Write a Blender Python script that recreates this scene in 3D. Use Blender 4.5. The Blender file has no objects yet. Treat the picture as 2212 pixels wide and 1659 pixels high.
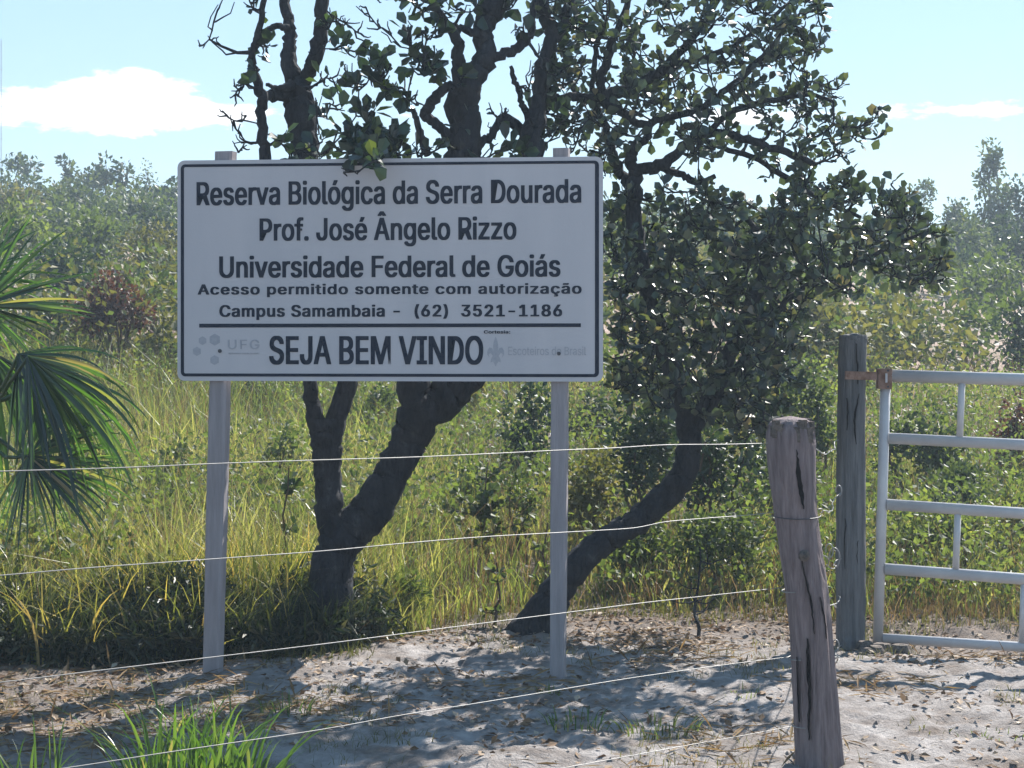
import bpy, math, random
import numpy as np
from mathutils import Vector, Matrix

# ------------------------------------------------------------------ camera
F = 4000.0                     # focal length in units of the 2212 px wide picture
CU, CV, EYE = 1106.0, 740.0, 1.6
scene = bpy.context.scene
col = scene.collection
cam_d = bpy.data.cameras.new('camera')
cam_d.sensor_width = 36
cam_d.lens = 36 * F / 2212
cam_d.shift_y = -(829.5 - CV) / 2212
cam_d.clip_start = 0.1
cam_d.clip_end = 9000
cam = bpy.data.objects.new('camera', cam_d)
cam.location = (0, 0, EYE)
cam.rotation_euler = (math.radians(90), 0, 0)
col.objects.link(cam)
scene.camera = cam

# ------------------------------------------------------------------ world
SUN_EL = math.radians(42)
SUN_AZ = math.atan2(0.95, 1.55)          # from +Y towards +X
world = bpy.data.worlds.new('World')
scene.world = world
world.use_nodes = True
wn, wl = world.node_tree.nodes, world.node_tree.links
wn.clear()
def W(t, **k):
    n = wn.new(t)
    for a, b in k.items():
        setattr(n, a, b)
    return n
def wmath(op, a, b=None, c=None, clamp=False):
    n = W('ShaderNodeMath', operation=op, use_clamp=clamp)
    for i, x in enumerate((a, b, c)):
        if x is None: continue
        if isinstance(x, (int, float)): n.inputs[i].default_value = x
        else: wl.new(x, n.inputs[i])
    return n.outputs[0]
sky = W('ShaderNodeTexSky', sky_type='NISHITA', sun_disc=False, sun_elevation=SUN_EL, sun_rotation=SUN_AZ,
        air_density=1.25, dust_density=0.0, ozone_density=2.2, altitude=300)
tc = W('ShaderNodeTexCoord')
sep = W('ShaderNodeSeparateXYZ'); wl.new(tc.outputs['Generated'], sep.inputs[0])
az = wmath('ARCTAN2', sep.outputs[0], sep.outputs[1])
el = wmath('ARCSINE', sep.outputs[2])
cx = W('ShaderNodeCombineXYZ')
wl.new(wmath('MULTIPLY', az, 26.0), cx.inputs[0]); wl.new(wmath('MULTIPLY', el, 70.0), cx.inputs[1])
nz = W('ShaderNodeTexNoise'); nz.inputs['Scale'].default_value = 1.6; nz.inputs['Detail'].default_value = 6
nz.inputs['Roughness'].default_value = 0.62
wl.new(cx.outputs[0], nz.inputs['Vector'])
cx2 = W('ShaderNodeCombineXYZ'); wl.new(wmath('MULTIPLY', az, 9.0), cx2.inputs[0])
nz2 = W('ShaderNodeTexNoise'); nz2.inputs['Scale'].default_value = 1.0; nz2.inputs['Detail'].default_value = 2
wl.new(cx2.outputs[0], nz2.inputs['Vector'])
def gauss(x, c, w):
    d = wmath('DIVIDE', wmath('SUBTRACT', x, c), w)
    return wmath('EXPONENT', wmath('MULTIPLY', wmath('MULTIPLY', d, d), -1.0))
# a thin layer of cloud low over the horizon all round, heaped up where it is thick
g1 = gauss(az, -0.207, 0.042); g2 = gauss(az, -0.275, 0.085)
g3 = gauss(az, 0.215, 0.03); g4 = gauss(az, 0.125, 0.035); g5 = gauss(az, 0.27, 0.02); g6 = gauss(az, -0.16, 0.04)
half = wmath('ADD', wmath('MULTIPLY', g1, 0.0105), wmath('MULTIPLY', g2, 0.0085))
half = wmath('ADD', half, wmath('MULTIPLY', g6, 0.005))
half = wmath('ADD', half, wmath('MULTIPLY', wmath('ADD', g3, g5), 0.0042))
half = wmath('ADD', half, wmath('MULTIPLY', g4, 0.006))
far = wmath('MULTIPLY', wmath('MAXIMUM', wmath('SUBTRACT', nz2.outputs[0], 0.5), 0.0), 0.05)
farw = wmath('MULTIPLY', wmath('SUBTRACT', wmath('ABSOLUTE', az), 0.33), 6.0, clamp=True)
half = wmath('ADD', half, wmath('MULTIPLY', far, farw))
g7 = gauss(az, -0.200, 0.016)
half = wmath('ADD', half, wmath('MULTIPLY', g7, 0.003))
mid = wmath('ADD', wmath('ADD', wmath('MULTIPLY', g1, 0.0042), wmath('MULTIPLY', g7, 0.003)), 0.1215)
d = wmath('ABSOLUTE', wmath('SUBTRACT', el, mid))
d = wmath('ADD', d, wmath('MULTIPLY', wmath('SUBTRACT', nz.outputs[0], 0.5), 0.024))
ratio = wmath('DIVIDE', wmath('SUBTRACT', half, d), 0.0048)
mr = W('ShaderNodeMapRange', interpolation_type='SMOOTHSTEP'); wl.new(ratio, mr.inputs[0])
mr.inputs[1].default_value = -0.1; mr.inputs[2].default_value = 1.0
mr.inputs[3].default_value = 0; mr.inputs[4].default_value = 0.93
mixc = W('ShaderNodeMix', data_type='RGBA')
even = W('ShaderNodeMix', data_type='RGBA'); even.inputs[0].default_value = 0.86      # plain blue gradient mixed in to flatten the sky's glare
wl.new(sky.outputs[0], even.inputs[6])
hz_r = W('ShaderNodeMapRange'); wl.new(sep.outputs[2], hz_r.inputs[0]); hz_r.inputs[1].default_value = 0.05; hz_r.inputs[2].default_value = 0.45
deep = W('ShaderNodeMix', data_type='RGBA'); wl.new(hz_r.outputs[0], deep.inputs[0])
deep.inputs[6].default_value = (1.55, 2.25, 2.8, 1); deep.inputs[7].default_value = (.85, 1.6, 2.6, 1)
wl.new(deep.outputs[2], even.inputs[7])
wl.new(mr.outputs[0], mixc.inputs[0]); wl.new(even.outputs[2], mixc.inputs[6])
CLOUD = 5.2
mixc.inputs[7].default_value = (CLOUD, CLOUD * 0.99, CLOUD * 0.98, 1)
bg = W('ShaderNodeBackground'); bg.inputs[1].default_value = 0.115
wl.new(mixc.outputs[2], bg.inputs[0])
wo = W('ShaderNodeOutputWorld'); wl.new(bg.outputs[0], wo.inputs[0])

# ------------------------------------------------------------------ sun
sun_d = bpy.data.lights.new('sun', 'SUN'); sun_d.energy = 5.0; sun_d.angle = math.radians(0.5)
sun_d.color = (1.0, 0.95, 0.88)
sun = bpy.data.objects.new('sun', sun_d); col.objects.link(sun)
to_sun = Vector((math.sin(SUN_AZ) * math.cos(SUN_EL), math.cos(SUN_AZ) * math.cos(SUN_EL), math.sin(SUN_EL)))
sun.rotation_euler = (-to_sun).to_track_quat('-Z', 'Y').to_euler()
sun.location = (10, 16, 20)
scene.view_settings.view_transform = 'Standard'
scene.view_settings.look = 'None'
scene.view_settings.exposure = 1.42
scene.view_settings.gamma = 1
scene.view_settings.use_curve_mapping = False
scene.cycles.max_bounces = 8
scene.cycles.transparent_max_bounces = 6

rng = np.random.default_rng(11)
random.seed(5)

# ------------------------------------------------------------------ helpers
def P(u, v, D):
    return np.array([(u - CU) * D / F, D, EYE - (v - CV) * D / F])

_perm = np.random.default_rng(3).random((256, 256))
def vnoise(x, y):
    xi = np.floor(x).astype(int); yi = np.floor(y).astype(int)
    fx = x - xi; fy = y - yi
    fx = fx * fx * (3 - 2 * fx); fy = fy * fy * (3 - 2 * fy)
    a = _perm[xi & 255, yi & 255]; b = _perm[(xi + 1) & 255, yi & 255]
    c = _perm[xi & 255, (yi + 1) & 255]; e = _perm[(xi + 1) & 255, (yi + 1) & 255]
    return (a * (1 - fx) + b * fx) * (1 - fy) + (c * (1 - fx) + e * fx) * fy - 0.5

def gz(x, y):
    x = np.asarray(x, float); y = np.asarray(y, float)
    lat = np.clip(x / np.maximum(y, 1) / 0.2765, -1.6, 1.6)
    s = 0.108 - 0.014 * lat
    t = np.maximum(y - 11.0, 0)
    rise = np.sqrt(t * t + 1.0) - 1.0
    crest = 72.0
    rise = np.where(rise < 45, rise, 45 + 25 * (1 - np.exp(-(rise - 45) / 25)))
    z = s * rise
    drop = np.clip((y - crest) / 200, 0, 1)
    z = z * (1 - 0.85 * drop * drop * (3 - 2 * drop))
    z = z + 0.5 * vnoise(x * 0.09 + 7, y * 0.09 + 3) * np.clip((y - 14) / 12, 0, 1)
    near = np.clip((13.5 - y) / 2.0, 0, 1) * np.clip((y - 2) / 1.5, 0, 1)
    r = 0.04 * vnoise(x * 1.1, y * 1.1) + 0.012 * vnoise(x * 4.2 + 9, y * 4.2) + 0.026 * vnoise(x * 11, y * 11 + 5) \
        + 0.019 * vnoise(x * 24 + 2, y * 24) + 0.011 * vnoise(x * 50, y * 50 + 8)
    z = z - 0.11 * np.exp(-((x - 2.6) / .9) ** 2 - ((y - 10.1) / .45) ** 2)
    return z + near * r + 0.12 * vnoise(x * 0.6, y * 0.6 + 31) * np.clip((y - 9.8) / 2, 0, 1)
def gzs(x, y): return float(gz(x, y))

def mesh_np(name, verts, faces, rnd=None, smooth=False):
    """verts (n,3); faces list of (m,k) int arrays; rnd per face value"""
    me = bpy.data.meshes.new(name)
    verts = np.asarray(verts, np.float32)
    if not isinstance(faces, (list, tuple)): faces = [faces]
    faces = [np.asarray(f, np.int32) for f in faces if len(f)]
    nl = sum(f.size for f in faces); nf = sum(len(f) for f in faces)
    me.vertices.add(len(verts)); me.vertices.foreach_set('co', verts.ravel())
    me.loops.add(nl); me.loops.foreach_set('vertex_index', np.concatenate([f.ravel() for f in faces]))
    me.polygons.add(nf)
    tot = np.concatenate([np.full(len(f), f.shape[1], np.int32) for f in faces])
    start = np.concatenate([[0], np.cumsum(tot)[:-1]]).astype(np.int32)
    me.polygons.foreach_set('loop_start', start)
    me.polygons.foreach_set('use_smooth', np.full(nf, bool(smooth)))
    if rnd is not None:
        at = me.attributes.new('rnd', 'FLOAT', 'FACE'); at.data.foreach_set('value', np.asarray(rnd, np.float32))
    me.update(calc_edges=True)
    me.validate()
    return me

GROUPS = {'skyline_tree': 'trees along the skyline', 'scrub_tree': 'small trees on the hillside', 'shrub': 'shrubs on the slope', 'grass_clump': 'grass clumps near the fence', 'sapling': 'saplings at the edge of the sand'}
def tag(o, label=None, cat=None, group=None, kind=None):
    if cat and not group: group = GROUPS.get(o.name.split('.')[0])
    if label: o['label'] = label
    if cat: o['category'] = cat
    if group: o['group'] = group
    if kind: o['kind'] = kind
    return o
def empty(name, loc, label, cat, group=None):
    o = bpy.data.objects.new(name, None); o.location = loc; o.empty_display_size = 0.1
    col.objects.link(o)
    return tag(o, label, cat, group)
def part(name, me, mat, parent=None, kind=None, label=None):
    o = bpy.data.objects.new(name, me)
    if mat is not None:
        me.materials.clear(); me.materials.append(mat)
    col.objects.link(o)
    if parent is not None:
        o.parent = parent
        p = Vector(parent.location)
        q = parent.parent
        while q is not None:
            p += Vector(q.location); q = q.parent
        o.location = -p
    if kind: o['kind'] = kind
    if label: o['label'] = label
    return o

class MB:
    """collects geometry"""
    def __init__(s): s.v = []; s.f = {}; s.n = 0; s.r = {}
    def add(s, verts, faces, rnd=0.5):
        verts = np.asarray(verts, float)
        for f in faces:
            s.f.setdefault(len(f), []).append([i + s.n for i in f]); s.r.setdefault(len(f), []).append(rnd)
        s.v.append(verts); s.n += len(verts)
    def tube(s, pts, rad, sides=7, rough=0.0, cap=True, rnd=0.5, flat=1.0):
        pts = np.asarray(pts, float); n = len(pts)
        rad = np.broadcast_to(np.asarray(rad, float), (n,))
        tan = np.gradient(pts, axis=0); tan /= np.linalg.norm(tan, axis=1)[:, None] + 1e-9
        ref = np.array([0.13, 0.98, 0.17]) if abs(tan[0][1]) < 0.8 else np.array([0.98, 0.1, 0.1])
        out = []
        for i in range(n):
            a = np.cross(tan[i], ref); a /= np.linalg.norm(a) + 1e-9
            b = np.cross(tan[i], a)
            ang = np.arange(sides) * 2 * np.pi / sides
            rr = rad[i] * (1 + rough * (rng.random(sides) - 0.5))
            out.append(pts[i] + np.outer(np.cos(ang) * rr, a) + np.outer(np.sin(ang) * rr * flat, b))
        v = np.concatenate(out); fs = []
        for i in range(n - 1):
            for k in range(sides):
                k2 = (k + 1) % sides
                fs.append((i * sides + k, i * sides + k2, (i + 1) * sides + k2, (i + 1) * sides + k))
        s.add(v, fs, rnd)
        if cap:
            base = s.n - len(v)
            for q in (range(sides - 1, -1, -1), range((n - 1) * sides, n * sides)):
                s.f.setdefault(sides, []).append([base + i for i in q]); s.r.setdefault(sides, []).append(rnd)
    def box(s, c, size, rot=None):
        hx, hy, hz = [q / 2 for q in size]
        v = np.array([(x, y, z) for x in (-hx, hx) for y in (-hy, hy) for z in (-hz, hz)])
        if rot is not None: v = v @ np.array(rot).T
        s.add(v + np.array(c), [(0, 1, 3, 2), (4, 6, 7, 5), (0, 4, 5, 1), (2, 3, 7, 6), (0, 2, 6, 4), (1, 5, 7, 3)])
    def mesh(s, name, smooth=False):
        return mesh_np(name, np.concatenate(s.v), [np.array(s.f[k]) for k in s.f],
                       np.concatenate([np.array(s.r[k]) for k in s.f]), smooth)

def spline(pts, sub=5):
    """Catmull-Rom through rows of any width"""
    p = np.asarray(pts, float)
    if len(p) < 3: 
        t = np.linspace(0, 1, sub + 1)[:, None]
        return p[0] * (1 - t) + p[-1] * t
    q = np.vstack([2 * p[0] - p[1], p, 2 * p[-1] - p[-2]]); out = []
    for i in range(1, len(q) - 2):
        for t in np.arange(sub) / sub:
            a, b, c, e = q[i - 1], q[i], q[i + 1], q[i + 2]
            out.append(0.5 * (2 * b + (c - a) * t + (2 * a - 5 * b + 4 * c - e) * t * t + (3 * b - a - 3 * c + e) * t ** 3))
    out.append(p[-1]); return np.array(out)

LEAF_OBO = (np.array([(0, 0, 0), (-.26, .35, .07), (-.36, .72, .05), (0, 1.0, -.05), (.36, .72, .05), (.26, .35, .07), (0, .5, -.02)]),
            [(0, 6, 2, 1), (6, 3, 2), (0, 5, 4, 6), (6, 4, 3)])
LEAF_TRI = (np.array([(0, 0, 0), (-.3, .5, .08), (0, 1, 0), (.3, .5, .08)]), [(0, 2, 1), (0, 3, 2)])
LEAF_LONG = (np.array([(0, 0, 0), (-.13, .5, .04), (0, 1, -.1), (.13, .5, .04)]), [(0, 2, 1), (0, 3, 2)])
def unit(a): return a / (np.linalg.norm(a, axis=-1, keepdims=True) + 1e-9)
def leaves(name, pos, direc, size, tmpl=LEAF_TRI, rnd=None, nrm=None):
    n = len(pos); T, fs = tmpl
    y = unit(np.asarray(direc, float))
    h = rng.normal(size=(n, 3)) + np.array([0, 0, 0.8]) if nrm is None else nrm
    x = unit(np.cross(y, h)); z = np.cross(x, y)
    size = np.broadcast_to(size, (n,))
    V = (T[None, :, 0, None] * x[:, None] + T[None, :, 1, None] * y[:, None] + T[None, :, 2, None] * z[:, None]) * size[:, None, None] + pos[:, None]
    if rnd is None: rnd = rng.random(n)
    k = len(T); off = (np.arange(n) * k)[:, None]
    faces, rr = [], []
    for L in (3, 4):
        g = [f for f in fs if len(f) == L]
        if g:
            faces.append((off[:, :, None] + np.array(g)[None]).reshape(-1, L)); rr.append(np.repeat(rnd, len(g)))
    return mesh_np(name, V.reshape(-1, 3), faces, np.concatenate(rr))

def blades(name, pos, h, w, lean, rnd=None, seg=3):
    """tapering grass blades; pos (n,3), lean (n,2) tip offset"""
    n = len(pos)
    ang = rng.random(n) * np.pi
    side = np.stack([np.cos(ang), np.sin(ang), np.zeros(n)], 1)
    ts = np.linspace(0, 1, seg + 1); V = []
    for i, t in enumerate(ts):
        c = pos + np.stack([lean[:, 0] * t ** 2, lean[:, 1] * t ** 2, h * (t - 0.28 * t ** 3 * np.minimum(1, np.hypot(lean[:, 0], lean[:, 1]) / h))], 1)
        ww = (w * (1 - t ** 1.6) * 0.5)[:, None]
        if i < seg: V += [c - side * ww, c + side * ww]
        else: V += [c]
    V = np.stack(V, 1); k = V.shape[1]
    off = (np.arange(n) * k)[:, None, None]
    q = np.array([(2 * i, 2 * i + 1, 2 * i + 3, 2 * i + 2) for i in range(seg - 1)])
    t = np.array([(2 * seg - 2, 2 * seg - 1, 2 * seg)])
    if rnd is None: rnd = rng.random(n)
    faces = [(off + q[None]).reshape(-1, 4), (off + t[None]).reshape(-1, 3)]
    return mesh_np(name, V.reshape(-1, 3), faces, np.concatenate([np.repeat(rnd, len(q)), rnd]))

# ------------------------------------------------------------------ materials
def mat(name):
    m = bpy.data.materials.new(name); m.use_nodes = True
    nt = m.node_tree; nt.nodes.clear()
    o = nt.nodes.new('ShaderNodeOutputMaterial')
    return m, nt, o
def ramp(nt, fac, stops):
    r = nt.nodes.new('ShaderNodeValToRGB')
    while len(r.color_ramp.elements) < len(stops): r.color_ramp.elements.new(0.5)
    for e, (p, c) in zip(r.color_ramp.elements, stops):
        e.position = p; e.color = (*c, 1)
    nt.links.new(fac, r.inputs[0]); return r.outputs[0]
def leafmat(name, stops, trans=0.42, rough=0.38, spec=0.5, tint=(1.25, 1.35, 0.45)):
    m, nt, o = mat(name)
    at = nt.nodes.new('ShaderNodeAttribute'); at.attribute_name = 'rnd'
    oi = nt.nodes.new('ShaderNodeObjectInfo')
    ad = nt.nodes.new('ShaderNodeMath'); ad.operation = 'ADD'
    nt.links.new(at.outputs['Fac'], ad.inputs[0])
    mu = nt.nodes.new('ShaderNodeMath'); mu.operation = 'MULTIPLY_ADD'; mu.inputs[1].default_value = 0.12; mu.inputs[2].default_value = -0.06
    nt.links.new(oi.outputs['Random'], mu.inputs[0]); nt.links.new(mu.outputs[0], ad.inputs[1])
    c = ramp(nt, ad.outputs[0], stops)
    p = nt.nodes.new('ShaderNodeBsdfPrincipled'); nt.links.new(c, p.inputs['Base Color'])
    p.inputs['Roughness'].default_value = rough; p.inputs['Specular IOR Level'].default_value = spec
    t = nt.nodes.new('ShaderNodeBsdfTranslucent')
    mc = nt.nodes.new('ShaderNodeMix'); mc.data_type = 'RGBA'; mc.blend_type = 'MULTIPLY'; mc.inputs[0].default_value = 1
    nt.links.new(c, mc.inputs[6]); mc.inputs[7].default_value = (*tint, 1)
    nt.links.new(mc.outputs[2], t.inputs[0])
    mx = nt.nodes.new('ShaderNodeMixShader'); mx.inputs[0].default_value = trans
    nt.links.new(p.outputs[0], mx.inputs[1]); nt.links.new(t.outputs[0], mx.inputs[2])
    nt.links.new(mx.outputs[0], o.inputs[0]); return m
def solidmat(name, c1, c2, scale=8, rough=0.85, bump=0.4, bscale=None, stretch=(1, 1, 1), spec=0.3, metal=0.0, c3=None):
    m, nt, o = mat(name)
    tcn = nt.nodes.new('ShaderNodeTexCoord'); mp = nt.nodes.new('ShaderNodeMapping'); mp.inputs['Scale'].default_value = stretch
    nt.links.new(tcn.outputs['Object'], mp.inputs[0])
    n1 = nt.nodes.new('ShaderNodeTexNoise'); n1.inputs['Scale'].default_value = scale; n1.inputs['Detail'].default_value = 7
    n1.inputs['Roughness'].default_value = 0.65
    nt.links.new(mp.outputs[0], n1.inputs['Vector'])
    st = [(0.32, c1), (0.62, c2)] + ([(0.75, c3)] if c3 else [])
    c = ramp(nt, n1.outputs[0], st)
    p = nt.nodes.new('ShaderNodeBsdfPrincipled'); nt.links.new(c, p.inputs['Base Color'])
    p.inputs['Roughness'].default_value = rough; p.inputs['Specular IOR Level'].default_value = spec
    p.inputs['Metallic'].default_value = metal
    if bump:
        n2 = nt.nodes.new('ShaderNodeTexNoise'); n2.inputs['Scale'].default_value = bscale or scale * 3; n2.inputs['Detail'].default_value = 8
        nt.links.new(mp.outputs[0], n2.inputs['Vector'])
        b = nt.nodes.new('ShaderNodeBump'); b.inputs['Strength'].default_value = bump; b.inputs['Distance'].default_value = 0.02
        nt.links.new(n2.outputs[0], b.inputs['Height']); nt.links.new(b.outputs[0], p.inputs['Normal'])
    nt.links.new(p.outputs[0], o.inputs[0]); return m

M = {}
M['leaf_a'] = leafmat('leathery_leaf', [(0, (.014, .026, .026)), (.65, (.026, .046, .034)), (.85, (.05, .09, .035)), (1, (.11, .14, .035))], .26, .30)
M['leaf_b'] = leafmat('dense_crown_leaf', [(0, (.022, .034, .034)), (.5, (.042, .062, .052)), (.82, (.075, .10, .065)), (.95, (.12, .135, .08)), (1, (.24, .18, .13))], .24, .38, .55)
M['green'] = leafmat('scrub_green', [(0, (.045, .062, .032)), (.5, (.08, .108, .05)), (.9, (.125, .15, .068)), (1, (.22, .18, .09))], .42, .55, .3)
M['bright'] = leafmat('bright_green', [(0, (.055, .075, .036)), (.5, (.105, .135, .06)), (.9, (.17, .19, .085)), (1, (.25, .24, .09))], .5, .55, .3)
M['dark'] = leafmat('dark_green', [(0, (.014, .028, .022)), (.5, (.036, .06, .034)), (.92, (.065, .09, .04)), (1, (.12, .11, .05))], .25, .5, .35)
M['olive'] = leafmat('olive_tan', [(0, (.07, .07, .03)), (.5, (.12, .115, .05)), (.85, (.18, .16, .08)), (1, (.26, .2, .13))], .35, .6, .3)
M['greyg'] = leafmat('grey_green', [(0, (.042, .058, .038)), (.5, (.075, .10, .055)), (.9, (.12, .14, .075)), (1, (.2, .17, .12))], .32, .55, .3)
M['red'] = leafmat('reddish_brown', [(0, (.05, .024, .022)), (.5, (.11, .055, .042)), (.8, (.16, .09, .06)), (1, (.14, .13, .06))], .3, .5, .3, (1.3, 1, .6))
M['dry'] = leafmat('dry_tan', [(0, (.13, .08, .045)), (.5, (.22, .15, .08)), (1, (.34, .25, .14))], .3, .8, .1, (1.1, 1, .7))
M['grass'] = leafmat('tall_grass_blades', [(0, (.065, .09, .04)), (.25, (.115, .145, .06)), (.45, (.18, .19, .085)), (.65, (.28, .26, .14)), (1, (.42, .36, .25))], .5, .42, .4)
M['yellow'] = leafmat('yellowing_blades', [(0, (.06, .085, .03)), (.3, (.13, .16, .05)), (.6, (.25, .26, .085)), (.82, (.38, .33, .12)), (.93, (.42, .31, .13)), (1, (.38, .33, .22))], .45, .5, .3, (1.2, 1.1, .5))
M['turf'] = leafmat('fresh_grass', [(0, (.035, .075, .024)), (.5, (.065, .125, .035)), (.9, (.12, .18, .05)), (1, (.3, .26, .14))], .48, .32, .5)
M['under'] = leafmat('shaded_undergrowth', [(0, (.016, .026, .018)), (.6, (.034, .05, .026)), (1, (.11, .10, .06))], .25, .45, .4)  # leaf colour kept dark to carry the shade under the bank
M['palm'] = leafmat('palm_leaf', [(0, (.012, .026, .018)), (.45, (.026, .058, .026)), (.8, (.06, .13, .035)), (.93, (.12, .17, .06)), (1, (.26, .2, .11))], .5, .22, .9)
M['bark'] = solidmat('dark_bark', (.012, .014, .018), (.036, .038, .044), 11, .95, 1.0, 26, (1, 1, .4), .15, c3=(.085, .09, .092))
for n_ in M['bark'].node_tree.nodes:
    if n_.type == 'BUMP': n_.inputs['Distance'].default_value = .05
M['twig'] = solidmat('grey_twig', (.03, .028, .027), (.08, .07, .065), 20, .9, .5, spec=.2)
M['stemb'] = solidmat('brown_stem', (.05, .035, .025), (.12, .085, .06), 20, .9, .4, spec=.2)
M['litter'] = leafmat('leaf_litter', [(0, (.10, .055, .03)), (.5, (.2, .125, .07)), (.8, (.3, .22, .15)), (1, (.42, .36, .28))], .15, .7, .2, (1, 1, 1))
M['palmtrunk'] = solidmat('palm_fibre', (.06, .035, .02), (.2, .13, .08), 10, .95, .8, 30, (1, 1, 5))
M['post'] = solidmat('weathered_purple_brown_timber', (.115, .09, .092), (.23, .185, .185), 9, .9, .7, 22, (6, 6, .5), .2, c3=(.24, .205, .19))
M['postend'] = solidmat('rough_sawn_end', (.04, .035, .033), (.17, .14, .12), 30, .95, 1.0, 60)
M['greypost'] = solidmat('grey_timber', (.075, .078, .082), (.165, .165, .17), 8, .9, .8, 18, (5, 5, .35), .2, c3=(.17, .165, .15))
M['signpost'] = solidmat('planed_post', (.23, .21, .22), (.31, .285, .295), 5, .75, .25, 30, (6, 6, .6), .3)
M['galv'] = solidmat('white_gate_paint', (.42, .41, .42), (.55, .54, .54), 3, .45, .08, 30, spec=.5)
M['rust'] = solidmat('rusty_steel', (.13, .065, .04), (.27, .17, .13), 22, .8, .5, spec=.3)
M['wire'] = solidmat('galvanised_wire', (.16, .16, .155), (.26, .25, .24), 30, .5, 0, spec=.5, metal=.2)
M['bolt'] = solidmat('dark_bolt', (.02, .022, .03), (.05, .05, .06), 30, .5, 0, spec=.5)
M['ink'] = solidmat('blue_black_vinyl', (.014, .020, .034), (.02, .027, .045), 6, .75, 0, spec=.1)
M['faded'] = solidmat('sun_faded_print', (.31, .32, .35), (.37, .37, .40), 60, .7, 0, spec=.2)
M['crack'] = solidmat('dark_crack', (.006, .006, .008), (.015, .012, .012), 30, 1, 0, spec=.0)
M['mast'] = solidmat('painted_mast', (.2, .2, .22), (.3, .28, .28), 4, .6, 0)

# reflective sheeting of the sign: fine honeycomb relief and uneven weathering
m, nt, o = mat('sign_sheeting')
tcn = nt.nodes.new('ShaderNodeTexCoord')
n1 = nt.nodes.new('ShaderNodeTexNoise'); n1.inputs['Scale'].default_value = 5; n1.inputs['Detail'].default_value = 6
mpg = nt.nodes.new('ShaderNodeMapping'); mpg.inputs['Scale'].default_value = (1, 1, .18); nt.links.new(tcn.outputs['Object'], mpg.inputs[0])
nt.links.new(mpg.outputs[0], n1.inputs['Vector'])
c = ramp(nt, n1.outputs[0], [(.3, (.45, .44, .46)), (.7, (.51, .49, .505))])
p = nt.nodes.new('ShaderNodeBsdfPrincipled'); nt.links.new(c, p.inputs['Base Color']); p.inputs['Roughness'].default_value = .6; p.inputs['Specular IOR Level'].default_value = .3
vo = nt.nodes.new('ShaderNodeTexVoronoi'); vo.inputs['Scale'].default_value = 90
nt.links.new(tcn.outputs['Object'], vo.inputs['Vector'])
b = nt.nodes.new('ShaderNodeBump'); b.inputs['Strength'].default_value = .12; b.inputs['Distance'].default_value = .002
nt.links.new(vo.outputs[0], b.inputs['Height']); nt.links.new(b.outputs[0], p.inputs['Normal'])
nt.links.new(p.outputs[0], o.inputs[0]); M['sheet'] = m

# ground
m, nt, o = mat('sandy_ground')
geo = nt.nodes.new('ShaderNodeNewGeometry'); sp = nt.nodes.new('ShaderNodeSeparateXYZ'); nt.links.new(geo.outputs['Position'], sp.inputs[0])
def noise(scale, detail=8, rough=.6):
    n = nt.nodes.new('ShaderNodeTexNoise'); n.inputs['Scale'].default_value = scale; n.inputs['Detail'].default_value = detail
    n.inputs['Roughness'].default_value = rough; nt.links.new(geo.outputs['Position'], n.inputs['Vector']); return n.outputs[0]
def gmath(op, a, b=None, clamp=False):
    n = nt.nodes.new('ShaderNodeMath'); n.operation = op; n.use_clamp = clamp
    for i, x in enumerate((a, b)):
        if x is None: continue
        if isinstance(x, (int, float)): n.inputs[i].default_value = x
        else: nt.links.new(x, n.inputs[i])
    return n.outputs[0]
sand = ramp(nt, noise(7), [(.3, (.17, .15, .14)), (.5, (.31, .285, .272)), (.7, (.43, .40, .385))])
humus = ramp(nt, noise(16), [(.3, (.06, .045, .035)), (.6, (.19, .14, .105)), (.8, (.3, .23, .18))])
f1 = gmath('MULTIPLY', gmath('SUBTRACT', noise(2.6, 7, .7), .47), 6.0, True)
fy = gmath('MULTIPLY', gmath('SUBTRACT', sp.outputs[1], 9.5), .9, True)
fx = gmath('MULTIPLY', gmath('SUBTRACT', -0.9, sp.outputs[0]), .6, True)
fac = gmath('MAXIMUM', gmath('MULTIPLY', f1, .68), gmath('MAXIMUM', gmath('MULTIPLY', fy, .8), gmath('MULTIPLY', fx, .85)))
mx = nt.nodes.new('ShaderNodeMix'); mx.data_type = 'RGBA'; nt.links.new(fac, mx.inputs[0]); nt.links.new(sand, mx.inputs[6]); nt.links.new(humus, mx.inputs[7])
earth = ramp(nt, noise(.6), [(.3, (.18, .14, .09)), (.5, (.32, .24, .19)), (.7, (.42, .32, .28))])
ff = gmath('MULTIPLY', gmath('SUBTRACT', sp.outputs[1], 16.0), .12, True)
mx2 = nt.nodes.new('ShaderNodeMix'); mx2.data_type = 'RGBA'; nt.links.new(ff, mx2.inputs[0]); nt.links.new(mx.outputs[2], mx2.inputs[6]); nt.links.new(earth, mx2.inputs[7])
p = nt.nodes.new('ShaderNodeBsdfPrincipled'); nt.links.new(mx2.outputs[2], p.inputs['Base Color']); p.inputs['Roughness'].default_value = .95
p.inputs['Specular IOR Level'].default_value = .15
b = nt.nodes.new('ShaderNodeBump'); b.inputs['Strength'].default_value = 1.0; b.inputs['Distance'].default_value = .03
nt.links.new(noise(45, 10, .7), b.inputs['Height']); nt.links.new(b.outputs[0], p.inputs['Normal'])
nt.links.new(p.outputs[0], o.inputs[0]); M['ground'] = m

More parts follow.
